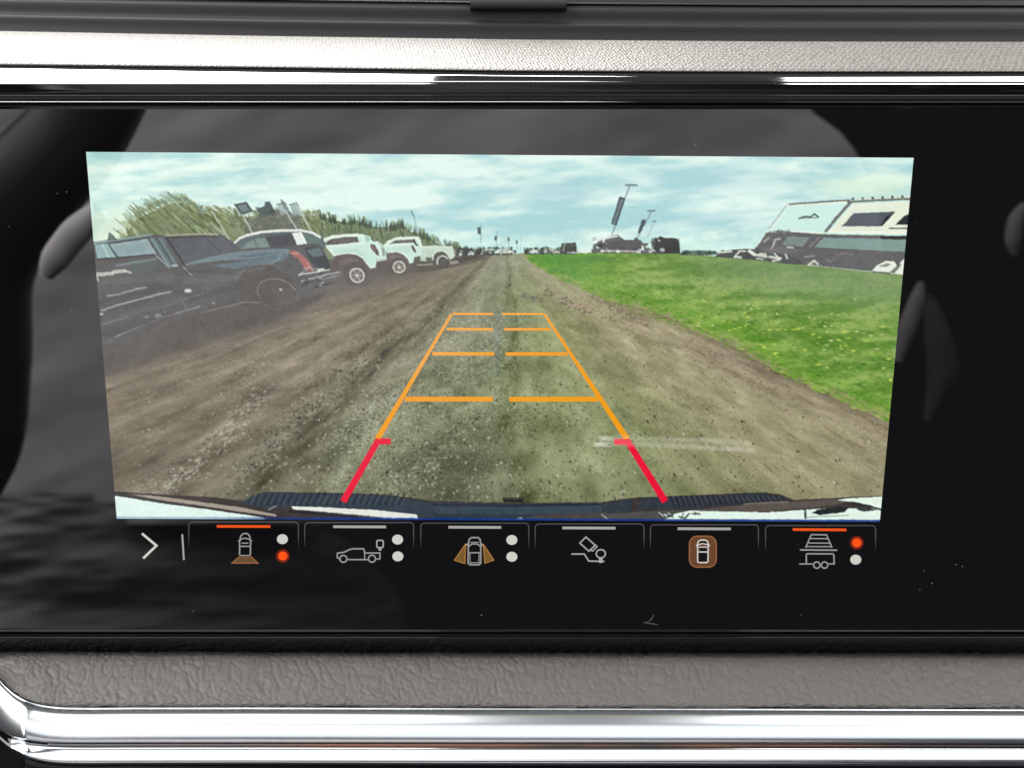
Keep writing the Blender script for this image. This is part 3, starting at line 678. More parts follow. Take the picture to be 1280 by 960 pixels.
poly([(165, 332), (196, 326), (205, 334), (185, 341), (164, 343)], (86, 98, 98), 0.7)
for a, b, wd in (((121, 343), (130, 343), 5), ((133, 342), (140, 342), 4.4), ((142, 340), (156, 338.5), 4.6), ((156, 338.5), (163, 341), 2.6), ((121, 345), (123, 351), 2)):
    line([a, b], wd, (206, 210, 200), 0.75)
line([(135, 370), (148, 368), (172, 361), (183, 359.5)], 2.2, (192, 190, 182), 0.8); line([(127, 388), (150, 380.5), (200, 367.5), (214, 364.5)], 1.7, (176, 180, 180), 0.85)
line([(128, 406), (160, 396)], 1.5, (132, 130, 128), 0.8); line([(145, 421), (165, 412), (198, 399), (220, 392), (250, 383)], 1.7, (156, 160, 160), 0.8)
line([(228, 375), (254, 366.5)], 1.5, (150, 152, 150), 0.8); line([(228, 375), (233, 387)], 1.1, (120, 122, 120), 0.7)
ell(235, 363.5, 4.2, 2.6, (206, 212, 206), 0.9); ell(127, 392.5, 2.4, 1.6, (186, 184, 180), 0.8); ell(198, 395, 4.5, 2.4, (170, 184, 182), 0.7); ell(184, 396, 3, 1.6, (140, 140, 138), 0.7); ell(206, 390, 1.6, 1.2, (150, 164, 164), 0.7); ell(267, 379, 1.8, 1.4, (180, 178, 170), 0.7); ell(260, 362, 1.6, 1.4, (130, 126, 120), 0.7)
line([(163, 438), (166, 431), (178, 427.5), (192, 428), (205, 432)], 1.4, (128, 124, 116), 0.55); line([(250, 410), (253, 420)], 2.4, (110, 106, 100), 0.5); line([(128, 430), (140, 424)], 2.2, (110, 108, 106), 0.5)
poly([(134, 301), (136, 290), (142, 294), (147, 300)], (74, 94, 92), 0.85)

for x0_, y0_, x1_, y1_, w_, c_, a_ in ((205, 352, 296, 346, 9, (112, 112, 112), 0.3), (232, 372, 300, 356, 12, (78, 76, 76), 0.45), (130, 352, 215, 345, 8, (108, 108, 108), 0.35), (125, 375, 225, 352, 10, (80, 78, 78), 0.4), (130, 400, 232, 372, 9, (106, 104, 104), 0.35), (125, 420, 215, 392, 10, (80, 78, 77), 0.45), (300, 340, 330, 334, 5, (112, 118, 120), 0.4), (232, 338, 292, 341, 5, (70, 74, 78), 0.5), (300, 321, 352, 315, 4, (70, 82, 90), 0.5)):
    for k in range(4): line([(x0_, y0_ + k), (x1_, y1_ + k)], w_ - 2 * k, c_, a_ * 0.45)
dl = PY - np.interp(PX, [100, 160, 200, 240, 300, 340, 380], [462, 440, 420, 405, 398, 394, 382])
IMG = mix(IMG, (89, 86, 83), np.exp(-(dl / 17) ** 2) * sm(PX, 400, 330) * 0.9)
# ---- right: trailer home and cars behind the grass
L_cars = newlab('parked_car_image', 'white vehicles shown parked behind the pole on the grass')
poly([(740, 316), (742, 306), (752, 298), (772, 293), (780, 300), (800, 300), (806, 305), (816, 312), (817, 317)], (96, 100, 98), 1, L_cars)
for k in range(46):
    xx = random.uniform(738, 828); yy = random.uniform(298, 314)
    poly([(xx, yy), (xx + random.uniform(2, 7), yy + random.uniform(-3, 2)), (xx + random.uniform(3, 8), yy + random.uniform(2, 4)), (xx + 1, yy + 3)], random.choice([(236, 242, 234), (220, 232, 226), (78, 74, 78), (60, 60, 62), (186, 196, 190)]), 0.85)
poly([(758, 303), (778, 300), (800, 302), (802, 311), (760, 313)], (84, 84, 86), 0.95); line([(740, 304), (756, 298), (772, 295)], 2.0, (236, 244, 236), 0.9); line([(757, 313.5), (800, 314.5)], 1.4, (226, 226, 214), 0.8)
poly([(700, 316), (702, 304), (720, 303), (721, 315)], (60, 64, 60), 0.9); poly([(722, 316), (730, 309), (738, 308), (739, 316)], (226, 238, 226), 0.9); line([(704, 314), (707, 300)], 1.2, (190, 200, 192), 0.8)
L_car2 = newlab('parked_car_image', 'dark low cars shown beside the white trailer')
poly([(892, 321), (902, 315), (915, 312), (934, 311), (946, 312), (990, 324), (985, 328), (930, 324)], (74, 76, 76), 1, L_car2)
for a, b, wd in (((898, 316), (914, 314), 2.4), ((918, 322), (924, 314.5), 2.2), ((924, 314), (932, 314), 2), ((937, 314), (943, 318), 4), ((943, 318), (958, 321), 3), ((962, 321), (976, 323), 3), ((920, 321), (926, 322), 2.6), ((968, 317), (975, 324), 2)):
    line([a, b], wd, (226, 234, 218), 0.85)
L_trl = newlab('camper_trailer_image', 'white boxy camper trailer shown with dark window')
poly([(942, 323), (944, 310), (960, 290), (983, 256), (988, 254.5), (1060, 250.5), (1150, 246), (1150, 345), (1100, 341), (1010, 331)], (202, 236, 226), 1, L_trl)
poly([(982, 256), (987, 254), (1062, 250), (1150, 245), (1150, 249), (1064, 253.5), (990, 257.5)], (236, 240, 222), 0.9)
line([(985, 255.5), (1040, 251.5), (1062, 250.2)], 2.0, (64, 72, 72), 0.85); line([(1060, 252.5), (1100, 250.2), (1150, 248)], 2.8, (70, 80, 74), 0.8)
for k in range(13): ell(1066 + k * 6.2, 248.6 - k * 0.28, 1.8, 1.7, (206, 220, 196) if k % 2 else (58, 72, 64), 0.9)
line([(985, 256), (962, 286), (944, 311)], 2.4, (232, 240, 226), 0.95); line([(983, 257), (961, 286)], 1.0, (96, 116, 116), 0.8)
line([(1063, 253), (1046, 272), (1031, 291)], 3.6, (96, 100, 96), 0.95); line([(1068, 254), (1052, 273), (1036, 291)], 1.4, (236, 240, 224), 0.9)
poly([(1036, 291), (1068, 255), (1150, 251), (1150, 293)], (228, 236, 214), 1); poly([(1046, 290), (1066, 262), (1122, 258), (1104, 288)], (214, 232, 212), 0.6)
poly([(1052, 283), (1067, 266.5), (1120, 264.5), (1104, 283)], (84, 90, 96), 1); poly([(1100, 283), (1108, 270), (1122, 265), (1106, 283)], (40, 42, 46), 0.9); poly([(1119, 281), (1130, 270), (1150, 262), (1150, 281)], (44, 48, 50), 1)
line([(1104, 284), (1124, 262)], 3.4, (232, 240, 218), 1)
line([(1112, 285.5), (1150, 285.5)], 1.6, (70, 76, 72), 0.9)
line([(1036, 289.5), (1150, 291)], 2.6, (240, 242, 222), 0.95); line([(960, 289), (1032, 291)], 2.4, (230, 240, 222), 0.9)
line([(999, 273.5), (1006, 270.5), (1013, 271.5), (1018, 267.5), (1023, 271)], 1.8, (48, 60, 60), 0.9); line([(1003, 273), (1022, 272)], 1.0, (60, 72, 72), 0.8)
poly([(944, 311), (958, 291), (975, 289), (1032, 293), (1150, 295), (1150, 345), (1097, 340), (1030, 333), (985, 327)], (96, 96, 96), 1)
for k in range(22):
    xx = random.uniform(958, 992); yy = 288 + random.random() * 4; line([(xx, yy), (xx + 3, yy + random.uniform(-2, 1))], 1.2, random.choice([(70, 84, 80), (140, 156, 148)]), 0.7)
poly([(978, 306), (984, 296), (1012, 296.5), (1004, 308)], (122, 136, 130), 0.95); poly([(1018, 309), (1030, 297), (1150, 300), (1150, 316)], (128, 154, 148), 0.95); line([(1012, 309), (1024, 297)], 2.4, (124, 120, 118), 0.9)
poly([(1100, 295), (1150, 295), (1150, 300), (1100, 299)], (48, 46, 50), 0.8)
line([(964, 312), (969, 300), (975, 298)], 1.8, (196, 204, 192), 0.8); line([(955, 302), (961, 297)], 2.2, (170, 176, 168), 0.8)
line([(984, 309), (991, 309.5)], 2.2, (214, 222, 208), 0.8); line([(1005, 321), (1018, 320)], 1.6, (160, 156, 150), 0.8); line([(1011, 331), (1018, 326), (1022, 330)], 3, (206, 210, 192), 0.85); line([(1030, 325), (1040, 327)], 1.2, (130, 126, 124), 0.7); line([(1044, 314), (1056, 317)], 1.0, (120, 116, 116), 0.7)
poly([(940, 324), (944, 309), (985, 318), (1010, 331), (985, 330)], (84, 86, 86), 1, L_car2)
line([(1046, 320), (1054, 316), (1066, 318)], 1.4, (136, 130, 128), 0.6); line([(1032, 322), (1036, 326), (1044, 324)], 1.3, (140, 134, 130), 0.6); poly([(950, 312), (976, 308), (1000, 312), (990, 318), (956, 316)], (118, 112, 112), 0.6)
for a, b, wd in (((937, 314), (943, 318), 4), ((943, 318), (958, 321), 3), ((950, 317), (957, 318), 2.4), ((962, 321), (976, 323), 3), ((968, 317), (975, 324), 2), ((982, 318), (984, 323), 2), ((946, 323), (954, 324), 1.6), ((966, 326), (974, 325), 2.4)):
    line([a, b], wd, (222, 230, 214), 0.85, L_car2)
L_car3 = newlab('parked_car_image', 'small white car shown cut off beside the trailer')
poly([(1090, 339), (1096, 332), (1108, 326), (1118, 327), (1122, 334), (1128, 325), (1138, 321), (1150, 320), (1150, 345), (1112, 342)], (226, 234, 220), 1, L_car3)
poly([(1098, 333), (1108, 329), (1114, 330), (1108, 334)], (130, 140, 130), 0.9); line([(1092, 340), (1112, 341.5)], 2.2, (78, 82, 74), 0.8); poly([(1112, 341), (1123, 330), (1127, 331), (1118, 342)], (70, 80, 70), 0.7)

# ---- own rear bumper along the bottom
L_bump = newlab('truck_bumper_image', 'white rear bumper with black step pad shown along the bottom edge')
bp_ = [(96, 612), (140, 614), (200, 618), (262, 621), (305, 626), (316, 620), (330, 615), (400, 615.5), (480, 618), (520, 623), (540, 626.5), (640, 628.5), (750, 628), (775, 624), (800, 621.5), (860, 619.5), (920, 616.5), (955, 615.5), (975, 618), (992, 625), (1040, 622.5), (1150, 618), (1150, 660), (96, 660)]
poly(bp_, (58, 52, 50), 1, L_bump)
poly([(96, 616), (146, 620), (200, 629), (262, 637), (330, 647), (340, 660), (96, 660)], (222, 244, 234), 1)
poly([(160, 617.5), (200, 620.5), (300, 634), (345, 643), (345, 646), (290, 638), (200, 625)], (166, 154, 142), 0.9); line([(150, 619), (210, 627.5), (300, 641)], 1.6, (52, 48, 48), 0.9)
poly([(300, 629), (318, 619.5), (332, 616), (400, 616.5), (480, 619.5), (520, 625), (545, 629), (545, 647), (470, 638), (400, 633.5), (360, 633), (340, 637)], (50, 60, 70), 1)
for k in range(26):
    xx = 310 + k * 8.2
    if xx > 500: break
    line([(xx, 631), (xx + 7, 617.5)], 1.5, (28, 32, 36), 0.8); line([(xx + 3, 630), (xx + 9, 618)], 1.0, (96, 108, 118), 0.55)
line([(336, 637), (345, 632.5)], 1.8, (150, 150, 146), 0.8)
poly([(364, 633), (400, 634), (470, 637.5), (520, 643), (522, 648), (490, 648), (420, 641), (366, 636.5)], (224, 226, 218), 1)
for k in range(40): line([(370 + k * 3.2, 638 + k * 0.24), (371.5 + k * 3.2, 640 + k * 0.24)], 0.8, (120, 124, 124), 0.7)
line([(362, 639), (430, 645), (480, 651)], 3.4, (36, 38, 42), 0.9)
poly([(508, 645), (521, 643.5), (523, 649), (508, 649)], (206, 226, 226), 0.9)
poly([(535, 627.5), (640, 629.5), (760, 629), (790, 624), (790, 640), (700, 650), (545, 650)], (46, 54, 62), 1)
poly([(540, 633), (640, 634), (752, 632), (752, 641), (640, 643), (545, 642)], (54, 68, 78), 0.85); line([(540, 631), (640, 632), (750, 630.5)], 1.2, (30, 34, 40), 0.9)
poly([(629, 622), (654, 622), (654, 628), (629, 628)], (28, 30, 28), 0.95); line([(631, 623.5), (652, 623.5)], 1.0, (96, 98, 84), 0.8)
poly([(643, 648.5), (652, 646.5), (654, 649), (644, 650)], (190, 200, 206), 0.9); poly([(655, 649), (672, 643.5), (700, 642), (760, 640), (764, 650)], (70, 64, 62), 0.8)
poly([(750, 650), (758, 643), (800, 639.5), (860, 637.5), (830, 650)], (76, 74, 72), 0.9); line([(752, 643), (759, 648)], 1.4, (190, 196, 190), 0.8)
poly([(796, 638), (800, 622.5), (860, 620.5), (920, 617.5), (955, 616.5), (985, 624), (930, 630), (860, 637)], (48, 52, 60), 1)
for k in range(22):
    xx = 838 + k * 6.6
    line([(xx, 620.2), (xx + 5, 634 - k * 0.35)], 1.4, (26, 28, 32), 0.8); line([(xx + 3, 620.4), (xx + 6, 629 - k * 0.25)], 0.9, (92, 98, 108), 0.45)
poly([(855, 639), (930, 631), (1040, 624), (1060, 626.5), (1040, 632), (960, 639.5), (880, 639)], (86, 78, 72), 1); line([(930, 630), (985, 627)], 1.4, (140, 132, 122), 0.8)
poly([(830, 650), (840, 643), (862, 638.5), (960, 640.5), (1040, 635), (1110, 636), (1150, 640), (1150, 660), (830, 660)], (222, 242, 228), 1)
poly([(1046, 625), (1060, 623), (1150, 618), (1150, 640), (1100, 636), (1075, 629)], (224, 242, 228), 1); line([(1064, 628), (1086, 632.5), (1101, 637)], 2.6, (40, 44, 44), 0.9)
poly([(1015, 641), (1022, 637), (1050, 633.5), (1060, 635), (1056, 640), (1025, 644)], (34, 40, 38), 1); poly([(1070, 637), (1076, 633.5), (1098, 637.5), (1080, 639.5)], (44, 52, 50), 0.95); line([(1006, 637), (1007, 647)], 3, (50, 56, 52), 0.9)
line([(994, 641), (1005, 639.5)], 1.4, (220, 240, 230), 1); line([(964, 640), (975, 650)], 1.4, (236, 244, 238), 0.9); line([(1010, 646.5), (1060, 644)], 1.3, (90, 104, 98), 0.6)
for k in range(16):
    xx = random.uniform(822, 868); line([(xx, random.uniform(640, 648)), (xx + random.uniform(2, 8), random.uniform(640, 648))], random.uniform(0.8, 2.4), random.choice([(30, 38, 34), (226, 240, 226), (40, 52, 44)]), 0.8)
bl = np.interp(PX, [146, 1100], [646.6, 650.6])
bb = sm(PY, bl - 1.6, bl) * (0.35 + 0.65 * sm(PX, 240, 420))
IMG = mix(IMG, (22, 52, 132), np.clip(bb, 0, 1) * 0.9)

# soft blur of the small camera sensor, then sharpening halo of the display
def blur(a, k):
    w_ = np.exp(-0.5 * (np.arange(-3, 4) / k) ** 2); w_ /= w_.sum()
    b = sum(wq * np.roll(a, q, 1) for q, wq in zip(range(-3, 4), w_))
    return sum(wq * np.roll(b, q, 0) for q, wq in zip(range(-3, 4), w_))
B1 = blur(IMG, 1.05); B2 = blur(blur(B1, 2.4), 2.4)
IMG = np.clip(B1 + 0.45 * (B1 - B2), 0, 255)

# estimate of what the glass adds on top, taken off the emitted colours
def refl_est(px, py):
    TB = np.array([[0.111, 0.111, 0.086, 0.073, 0.093, 0.083, 0.089, 0.087, 0.082, 0.076, 0.08, 0.092, 0.084, 0.054, 0.005], [0.09, 0.088, 0.079, 0.097, 0.089, 0.083, 0.084, 0.087, 0.076, 0.084, 0.083, 0.063, 0.049, 0.039, 0.005], [0.064, 0.076, 0.086, 0.087, 0.086, 0.086, 0.068, 0.065, 0.067, 0.07, 0.048, 0.037, 0.023, 0.018, 0.005], [0.078, 0.086, 0.079, 0.08, 0.07, 0.06, 0.064, 0.081, 0.068, 0.035, 0.026, 0.017, 0.013, 0.011, 0.005], [0.074, 0.062, 0.066, 0.053, 0.061, 0.082, 0.074, 0.032, 0.026, 0.018, 0.011, 0.011, 0.009, 0.009, 0.005], [0.072, 0.073, 0.074, 0.072, 0.066, 0.041, 0.032, 0.022, 0.012, 0.013, 0.01, 0.009, 0.008, 0.006, 0.005], [0.07, 0.067, 0.058, 0.04, 0.024, 0.019, 0.014, 0.011, 0.01, 0.008, 0.007, 0.005, 0.005, 0.005, 0.007], [0.035, 0.057, 0.029, 0.018, 0.016, 0.012, 0.01, 0.005, 0.005, 0.005, 0.005, 0.005, 0.005, 0.005, 0.007]])
    a = np.clip((px - 130) / 70.0, 0, 13.999); b = np.clip((py - 205) / 62.142857, 0, 6.999)
    i = a.astype(int); j = b.astype(int); fa = a - i; fb = b - j
    return 0.7 * ((TB[j, i] * (1 - fa) + TB[j, i + 1] * fa) * (1 - fb) + (TB[j + 1, i] * (1 - fa) + TB[j + 1, i + 1] * fa) * fb)
NU, NV = 901, 401
W2 = 0.12925; H2 = 0.12925 * 0.4693
u = np.linspace(-W2, W2, NU); v = np.linspace(H2, -H2, NV)
U, V = np.meshgrid(u, v)
PV = np.stack([U, np.full_like(U, -0.00004), V], -1).reshape(-1, 3)
qx, qy = proj(PV)
fi = np.clip((qx - X0) * S - 0.5, 0, CW - 2); fj = np.clip((qy - Y0) * S - 0.5, 0, CH - 2)
# the sensor's compression nibbles at every edge
fi = np.clip(fi + ((vnoise(qx / 2.2, qy / 2.0, 1) - 0.5) * 1.5 + (vnoise(qx / 5, qy / 4, 3) - 0.5) * 1.6) * S * 0.42, 0, CW - 2)
fj = np.clip(fj + ((vnoise(qx / 2.2 + 50, qy / 2.0, 2) - 0.5) * 1.3 + (vnoise(qx / 5 + 70, qy / 4, 4) - 0.5) * 1.2) * S * 0.42, 0, CH - 2)
i0 = fi.astype(int); j0 = fj.astype(int); fu = (fi - i0)[:, None]; fv = (fj - j0)[:, None]
C = (IMG[j0, i0] * (1 - fu) + IMG[j0, i0 + 1] * fu) * (1 - fv) + (IMG[j0 + 1, i0] * (1 - fu) + IMG[j0 + 1, i0 + 1] * fu) * fv
mot = (vnoise(qx / 2.6, qy / 2.2, 5) - 0.5) * 9 + (fbm(qx / 9, qy / 6, 6, 3) - 0.5) * 12
tex = np.where((qy > 290) , 1.0, 0.35)
C = np.clip(C * (1 + 0.11 * (1 - C / 255.0)) + (mot * tex)[:, None] * np.array([1.0, 0.96, 1.0]), 0, 255)
CL = np.maximum(s2l(C) - refl_est(qx, qy)[:, None], 0.0005)
FACES = grid_faces(NU, NV)
fc = PV[FACES].mean(1)
fx, fy = proj(fc)
FL = LAB[np.clip(((fy - Y0) * S).astype(int), 0, CH - 1), np.clip(((fx - X0) * S).astype(int), 0, CW - 1)]
pic = None
for li in sorted(LABELS):
    sel = FACES[FL == li]
    if len(sel) < 12:
        continue
    used, inv = np.unique(sel, return_inverse=True)
    nm, lb = LABELS[li]
    o = mesh_obj('camera_picture' if li == 0 else nm, PV[used], inv.reshape(-1, 4), M_picture, disp if li == 0 else pic, False, CL[used])
    if li == 0: pic = o; o['label'] = 'live rear camera picture of a gravel lot with parked trucks'
    elif lb: o['label'] = lb

# ---- flat strokes lit on the screen: guide lines and buttons
LAY = [-0.00007]
def flat(name, polys, m, parent, y=-0.00008, cols=None):
    V, Fc = [], []
    for p in polys:
        b = len(V)
        V += [tuple(pix(a, c, y)) for a, c in p]
        Fc.append(list(range(b, b + len(p))))
    return mesh_obj(name, V, Fc, m, parent)
def stroke(p, w0, w1=None, closed=False):
    """mitred ribbon along p, as quads"""
    w1 = w0 if w1 is None else w1
    P = [np.array(q, float) for q in p]; n_ = len(P)
    Ls, Rs = [], []
    for i, q in enumerate(P):
        a = P[i - 1] if (i > 0 or closed) else None
        b = P[(i + 1) % n_] if (i < n_ - 1 or closed) else None
        d1 = (q - a) / np.hypot(*(q - a)) if a is not None else None
        d2 = (b - q) / np.hypot(*(b - q)) if b is not None else None
        if d1 is None: d1 = d2
        if d2 is None: d2 = d1
        nn = np.array([-(d1 + d2)[1], (d1 + d2)[0]]); nn = nn / (np.hypot(*nn) + 1e-9)
        c_ = max(0.35, float(np.dot(nn, [-d1[1], d1[0]])))
        hw = (w0 + (w1 - w0) * i / max(1, n_ - 1)) / 2 / c_
        Ls.append(q + nn * hw); Rs.append(q - nn * hw)
    out = []
    for i in range(n_ if closed else n_ - 1):
        j = (i + 1) % n_
        out.append([tuple(Ls[i]), tuple(Ls[j]), tuple(Rs[j]), tuple(Rs[i])])
    return out
def circ(x, y, r, n_=20, ry=None): return [(x + r * math.cos(2 * math.pi * k / n_), y + (ry or r) * math.sin(2 * math.pi * k / n_)) for k in range(n_)]
def rrect(x0, y0, x1, y1, r, n_=4):
    o = []
    for cx_, cy_, a0 in ((x1 - r, y0 + r, -90), (x1 - r, y1 - r, 0), (x0 + r, y1 - r, 90), (x0 + r, y0 + r, 180)):
        for k in range(n_ + 1):
            a = math.radians(a0 + 90 * k / n_); o.append((cx_ + r * math.cos(a), cy_ + r * math.sin(a)))
    return o
M_amber = lit('lit_amber', (240, 156, 0)); M_red = lit('lit_red', (232, 14, 54))
M_white = lit('lit_white', (205, 206, 198)); M_grey = lit('lit_grey', (150, 150, 148)); M_line = lit('lit_line', (166, 166, 162))
M_orange = lit('lit_orange', (235, 84, 24)); M_orange2 = lit('lit_orange_dot', (255, 82, 10)); M_halo = lit('lit_orange_glow', (110, 30, 16)); M_brown = lit('lit_brown', (104, 76, 46)); M_brown2 = lit('lit_dark_brown', (104, 66, 42)); M_brownl = lit('lit_brown_edge', (150, 98, 62)); M_frame = lit('lit_frame', (74, 72, 74)); M_dark = lit('unlit_black', (14, 13, 14)); M_gold = lit('lit_gold', (122, 90, 42)); M_goldl = lit('lit_gold_edge', (168, 118, 60))
def gl(name, p, w0, w1, m, label): o = flat(name, stroke(p, w0, w1), m, disp, -0.00009); o['label'] = label
gl('guide_line', [(471.5, 549), (564.5, 392.5)], 6.8, 3.0, M_amber, 'slanting amber guide line on the left of the lane')
gl('guide_line', [(784, 549), (680.5, 392.5)], 7.2, 3.0, M_amber, 'slanting amber guide line on the right of the lane')
gl('guide_line', [(429, 627), (472, 551.5), (488.5, 551.8)], 8.4, 7.0, M_red, 'red near guide line with tick on the left')
gl('guide_line', [(831.5, 627), (785, 552.5), (767.5, 552)], 8.8, 7.0, M_red, 'red near guide line with tick on the right')
for y_, xa, xb, xc, xd, wd in ((392.3, 566, 616.5, 627.5, 679, 2.7), (411.4, 558.5, 616, 630, 688, 3.3), (442.2, 540.5, 618, 632, 709.5, 4.2), (498.8, 506, 616, 636.5, 747, 6.0)):
    o = flat('guide_bar', stroke([(xa, y_), (xb, y_ + 0.2)], wd), M_amber, disp); o = flat('guide_bar', stroke([(xc, y_ + 0.2), (xd, y_ + 0.2)], wd), M_amber, disp)
flat('menu_arrow', stroke([(177.5, 667), (195.5, 682), (179, 698)], 3.0), M_white, disp)['label'] = 'white chevron arrow at the start of the button row'
flat('divider_line', stroke([(227.8, 668), (229.8, 700)], 2.2), M_line, disp)
def button(x0, x1, yt, bar, barcol, dots, icons, label):
    fr = stroke([(x0, yt + 15), (x0, yt + 4), (x0 + 1.2, yt + 1.2), (x0 + 4, yt), (x1 - 4, yt), (x1 - 1.2, yt + 1.2), (x1, yt + 4), (x1, yt + 15)], 1.5)
    b = flat('camera_button', fr, M_frame, disp)
    b['label'] = label
    for xs in (x0, x1): flat('frame_side', stroke([(xs, yt + 15), (xs, yt + 30)], 1.4, 0.3), M_frame, b)
    flat('indicator_bar', stroke(bar, 3.3), barcol, b)
    for x, y, on in dots:
        if on: flat('glow', [circ(x, y, 8.6, 24)], M_halo, b, -0.00007)
        flat('page_dot', [circ(x, y, 6.9 if not on else 5.8, 24, 6.2 if not on else 5.6)], M_orange2 if on else M_white, b)
    for nm, polys, m, dy in icons: flat(nm, polys, m, b, -0.00008 - dy)
def sq(p, w_=1.6, closed=False): return stroke(p, w_, None, closed)
car1 = sq([(299.5, 694), (299.5, 677), (301, 670), (304, 667), (309, 667), (312, 670), (313.2, 677), (312.8, 694)], 1.7) + sq([(300.5, 674.5), (306, 672.5), (312, 674.5)], 1.4) + sq([(299.5, 683), (313, 683)], 1.5) + sq([(297.5, 676.5), (299.5, 675.5)], 1.4) + sq([(313, 675.5), (315, 676.5)], 1.4) + sq([(302, 679), (310.5, 679)], 1.3) + sq([(300, 694.5), (313, 694.5)], 1.4)
button(236, 373, 652.6, [(271, 658), (338, 658.2)], M_orange, [(353, 674, 0), (353.5, 695, 1)],
       [('icon_beam', [[(299.5, 695.5), (313.5, 695.5), (322.5, 703.8), (290, 703.8)]], M_brown, 0), ('icon_beam_edge', sq([(299.5, 695.5), (290, 704), (322.5, 704), (313.5, 695.5)], 1.3), M_brownl, 0.00001), ('icon_car', car1, M_grey, 0.00001)],
       'rear view button with truck icon over a brown beam and lit orange bar')
pk = (sq([(424.5, 698.6), (421.5, 697), (421.8, 691.5), (430, 690.3), (437, 687), (442, 686), (454.5, 686), (456, 691.3), (475, 691.3), (474.8, 698.5), (470.5, 699)], 1.7) + sq([(434.5, 699.6), (460, 699.6)], 1.6) + sq([(455.8, 691), (455.8, 699)], 1.4)
      + sq(circ(429.2, 698.6, 4.4, 14), 1.7, True) + sq(circ(465, 698.4, 4.4, 14), 1.7, True))
button(381, 517, 653.3, [(416.5, 658.4), (482.5, 658.7)], M_line, [(497, 674.5, 0), (497.3, 695.5, 0)],
       [('icon_truck', pk, M_grey, 0), ('icon_device', sq(rrect(471, 675.5, 479, 684.5, 1.5, 2), 1.7, True) + [[(473, 685.5), (477, 685.5), (476.5, 688.5), (473.5, 688.5)]], M_line, 0)],
       'trailer camera button with side view truck icon and two white dots')
car3 = sq([(585, 704), (585.5, 680), (586.5, 674), (589.5, 672), (597.5, 672), (600, 674), (601, 680), (601, 704), (598.5, 706), (587.5, 706)], 1.8, True) + sq([(586, 683), (590, 680), (596.5, 680), (600.5, 683)], 1.5) + sq([(585.5, 691), (601, 691)], 1.5) + sq([(582.5, 681.5), (585, 680)], 2.4) + sq([(601, 680), (604, 681.5)], 2.4) + sq([(588, 678), (598.5, 678)], 1.2) + sq([(587.5, 692.5), (587.5, 703.5), (598.8, 703.5), (598.8, 692.5)], 1.1)
button(526, 661, 654, [(560.5, 659), (626.5, 659.3)], M_line, [(639.8, 675, 0), (639.8, 696, 0)],
       [('icon_beam', [[(582, 681), (581, 704), (568.5, 700)]], M_gold, 0), ('icon_beam', [[(604, 681), (617, 700), (606, 703.5)]], M_gold, 0),
        ('icon_beam_edge', sq([(582, 680), (568, 700.3), (581, 704.4), (582, 680)], 1.2) + sq([(604, 680), (617.3, 700.2), (606, 704), (604, 680)], 1.2), M_goldl, 0.00001), ('icon_car', car3, M_grey, 0.00001)],
       'side view button with truck icon between two golden beams')
button(669, 805, 655, [(703, 659.9), (769.5, 660.2)], M_line, [],
       [('icon_camera', sq([(724.8, 679), (732.3, 671.3), (744, 681.5), (736.2, 689)], 1.7, True) + sq([(738.5, 687.5), (741, 688.8), (746.2, 683.2), (744.2, 681.2)], 1.5), M_line, 0),
        ('icon_hitch', sq([(714, 692.6), (730.5, 692.6), (736, 701.4), (755.5, 701.8)], 1.7) + sq(circ(751, 692.2, 5.8, 16, 5.2), 1.7, True) + [[(748.5, 697.5), (753.5, 697.5), (752.8, 703.6), (749, 703.6)]], M_line, 0)],
       'hitch view button with tilted camera icon over a tow ball')
car5 = sq([(872, 702), (872, 680), (873, 676.8), (876, 675), (881.5, 675), (884.5, 676.8), (885.3, 680), (885, 702), (883, 703.3), (874, 703.3)], 1.6, True) + sq([(872.5, 690), (884.8, 690)], 1.5) + sq([(870, 682.5), (872, 681)], 1.6) + sq([(885.3, 681), (887.3, 682.5)], 1.6) + sq([(873, 681), (878.5, 679.5), (884.5, 681)], 1.3) + sq([(873.5, 684), (884, 684)], 1.2)
button(813, 948, 656, [(847, 660.9), (913.5, 661.2)], M_line, [],
       [('icon_surround', [rrect(862.3, 671, 894.8, 708.2, 9)], M_brown2, 0), ('icon_surround_edge', sq(rrect(861.8, 670.3, 895.3, 709, 9.5), 1.5, True), M_brownl, 0.00001),
        ('icon_window', [[(873.5, 676.5), (884, 676.5), (884, 679), (873.5, 679)], [(874.5, 684.8), (883.2, 684.8), (883.2, 689), (874.5, 689)], [(873.2, 691.2), (884, 691.2), (884, 702), (873.2, 702)]], M_dark, 0.00001), ('icon_car', car5, M_white, 0.00002)],
       'surround view button with truck icon in a rounded brown square')
lad = sq([(1007, 684.6), (1014.2, 668.3), (1033.2, 668.6), (1040, 684.6)], 1.6) + sq([(1012.3, 673.2), (1035, 673.4)], 1.4) + sq([(1009.8, 678.8), (1037.5, 679)], 1.4) + sq([(1008.5, 683.2), (1039, 683.4)], 1.4)
trl = sq([(999, 705), (1015.8, 705)], 1.5) + sq([(1008, 704), (1007.8, 693.4), (1009, 692.2), (1041, 692.4), (1042.3, 693.6), (1042.8, 704.8), (1035.6, 705)], 1.7) + sq(circ(1021, 706.4, 4, 14), 1.7, True) + sq(circ(1030.7, 706.4, 4, 14), 1.7, True)
button(957, 1094.5, 657, [(991, 661.9), (1058, 662.4)], M_orange, [(1071, 678.5, 1), (1069.7, 699.6, 0)],
       [('icon_guidelines', lad + sq([(1000, 687.4), (1046.5, 687.8)], 1.9), M_grey, 0), ('icon_trailer', trl, M_grey, 0)],
       'trailer guideline button with ladder and trailer icon and lit orange bar')

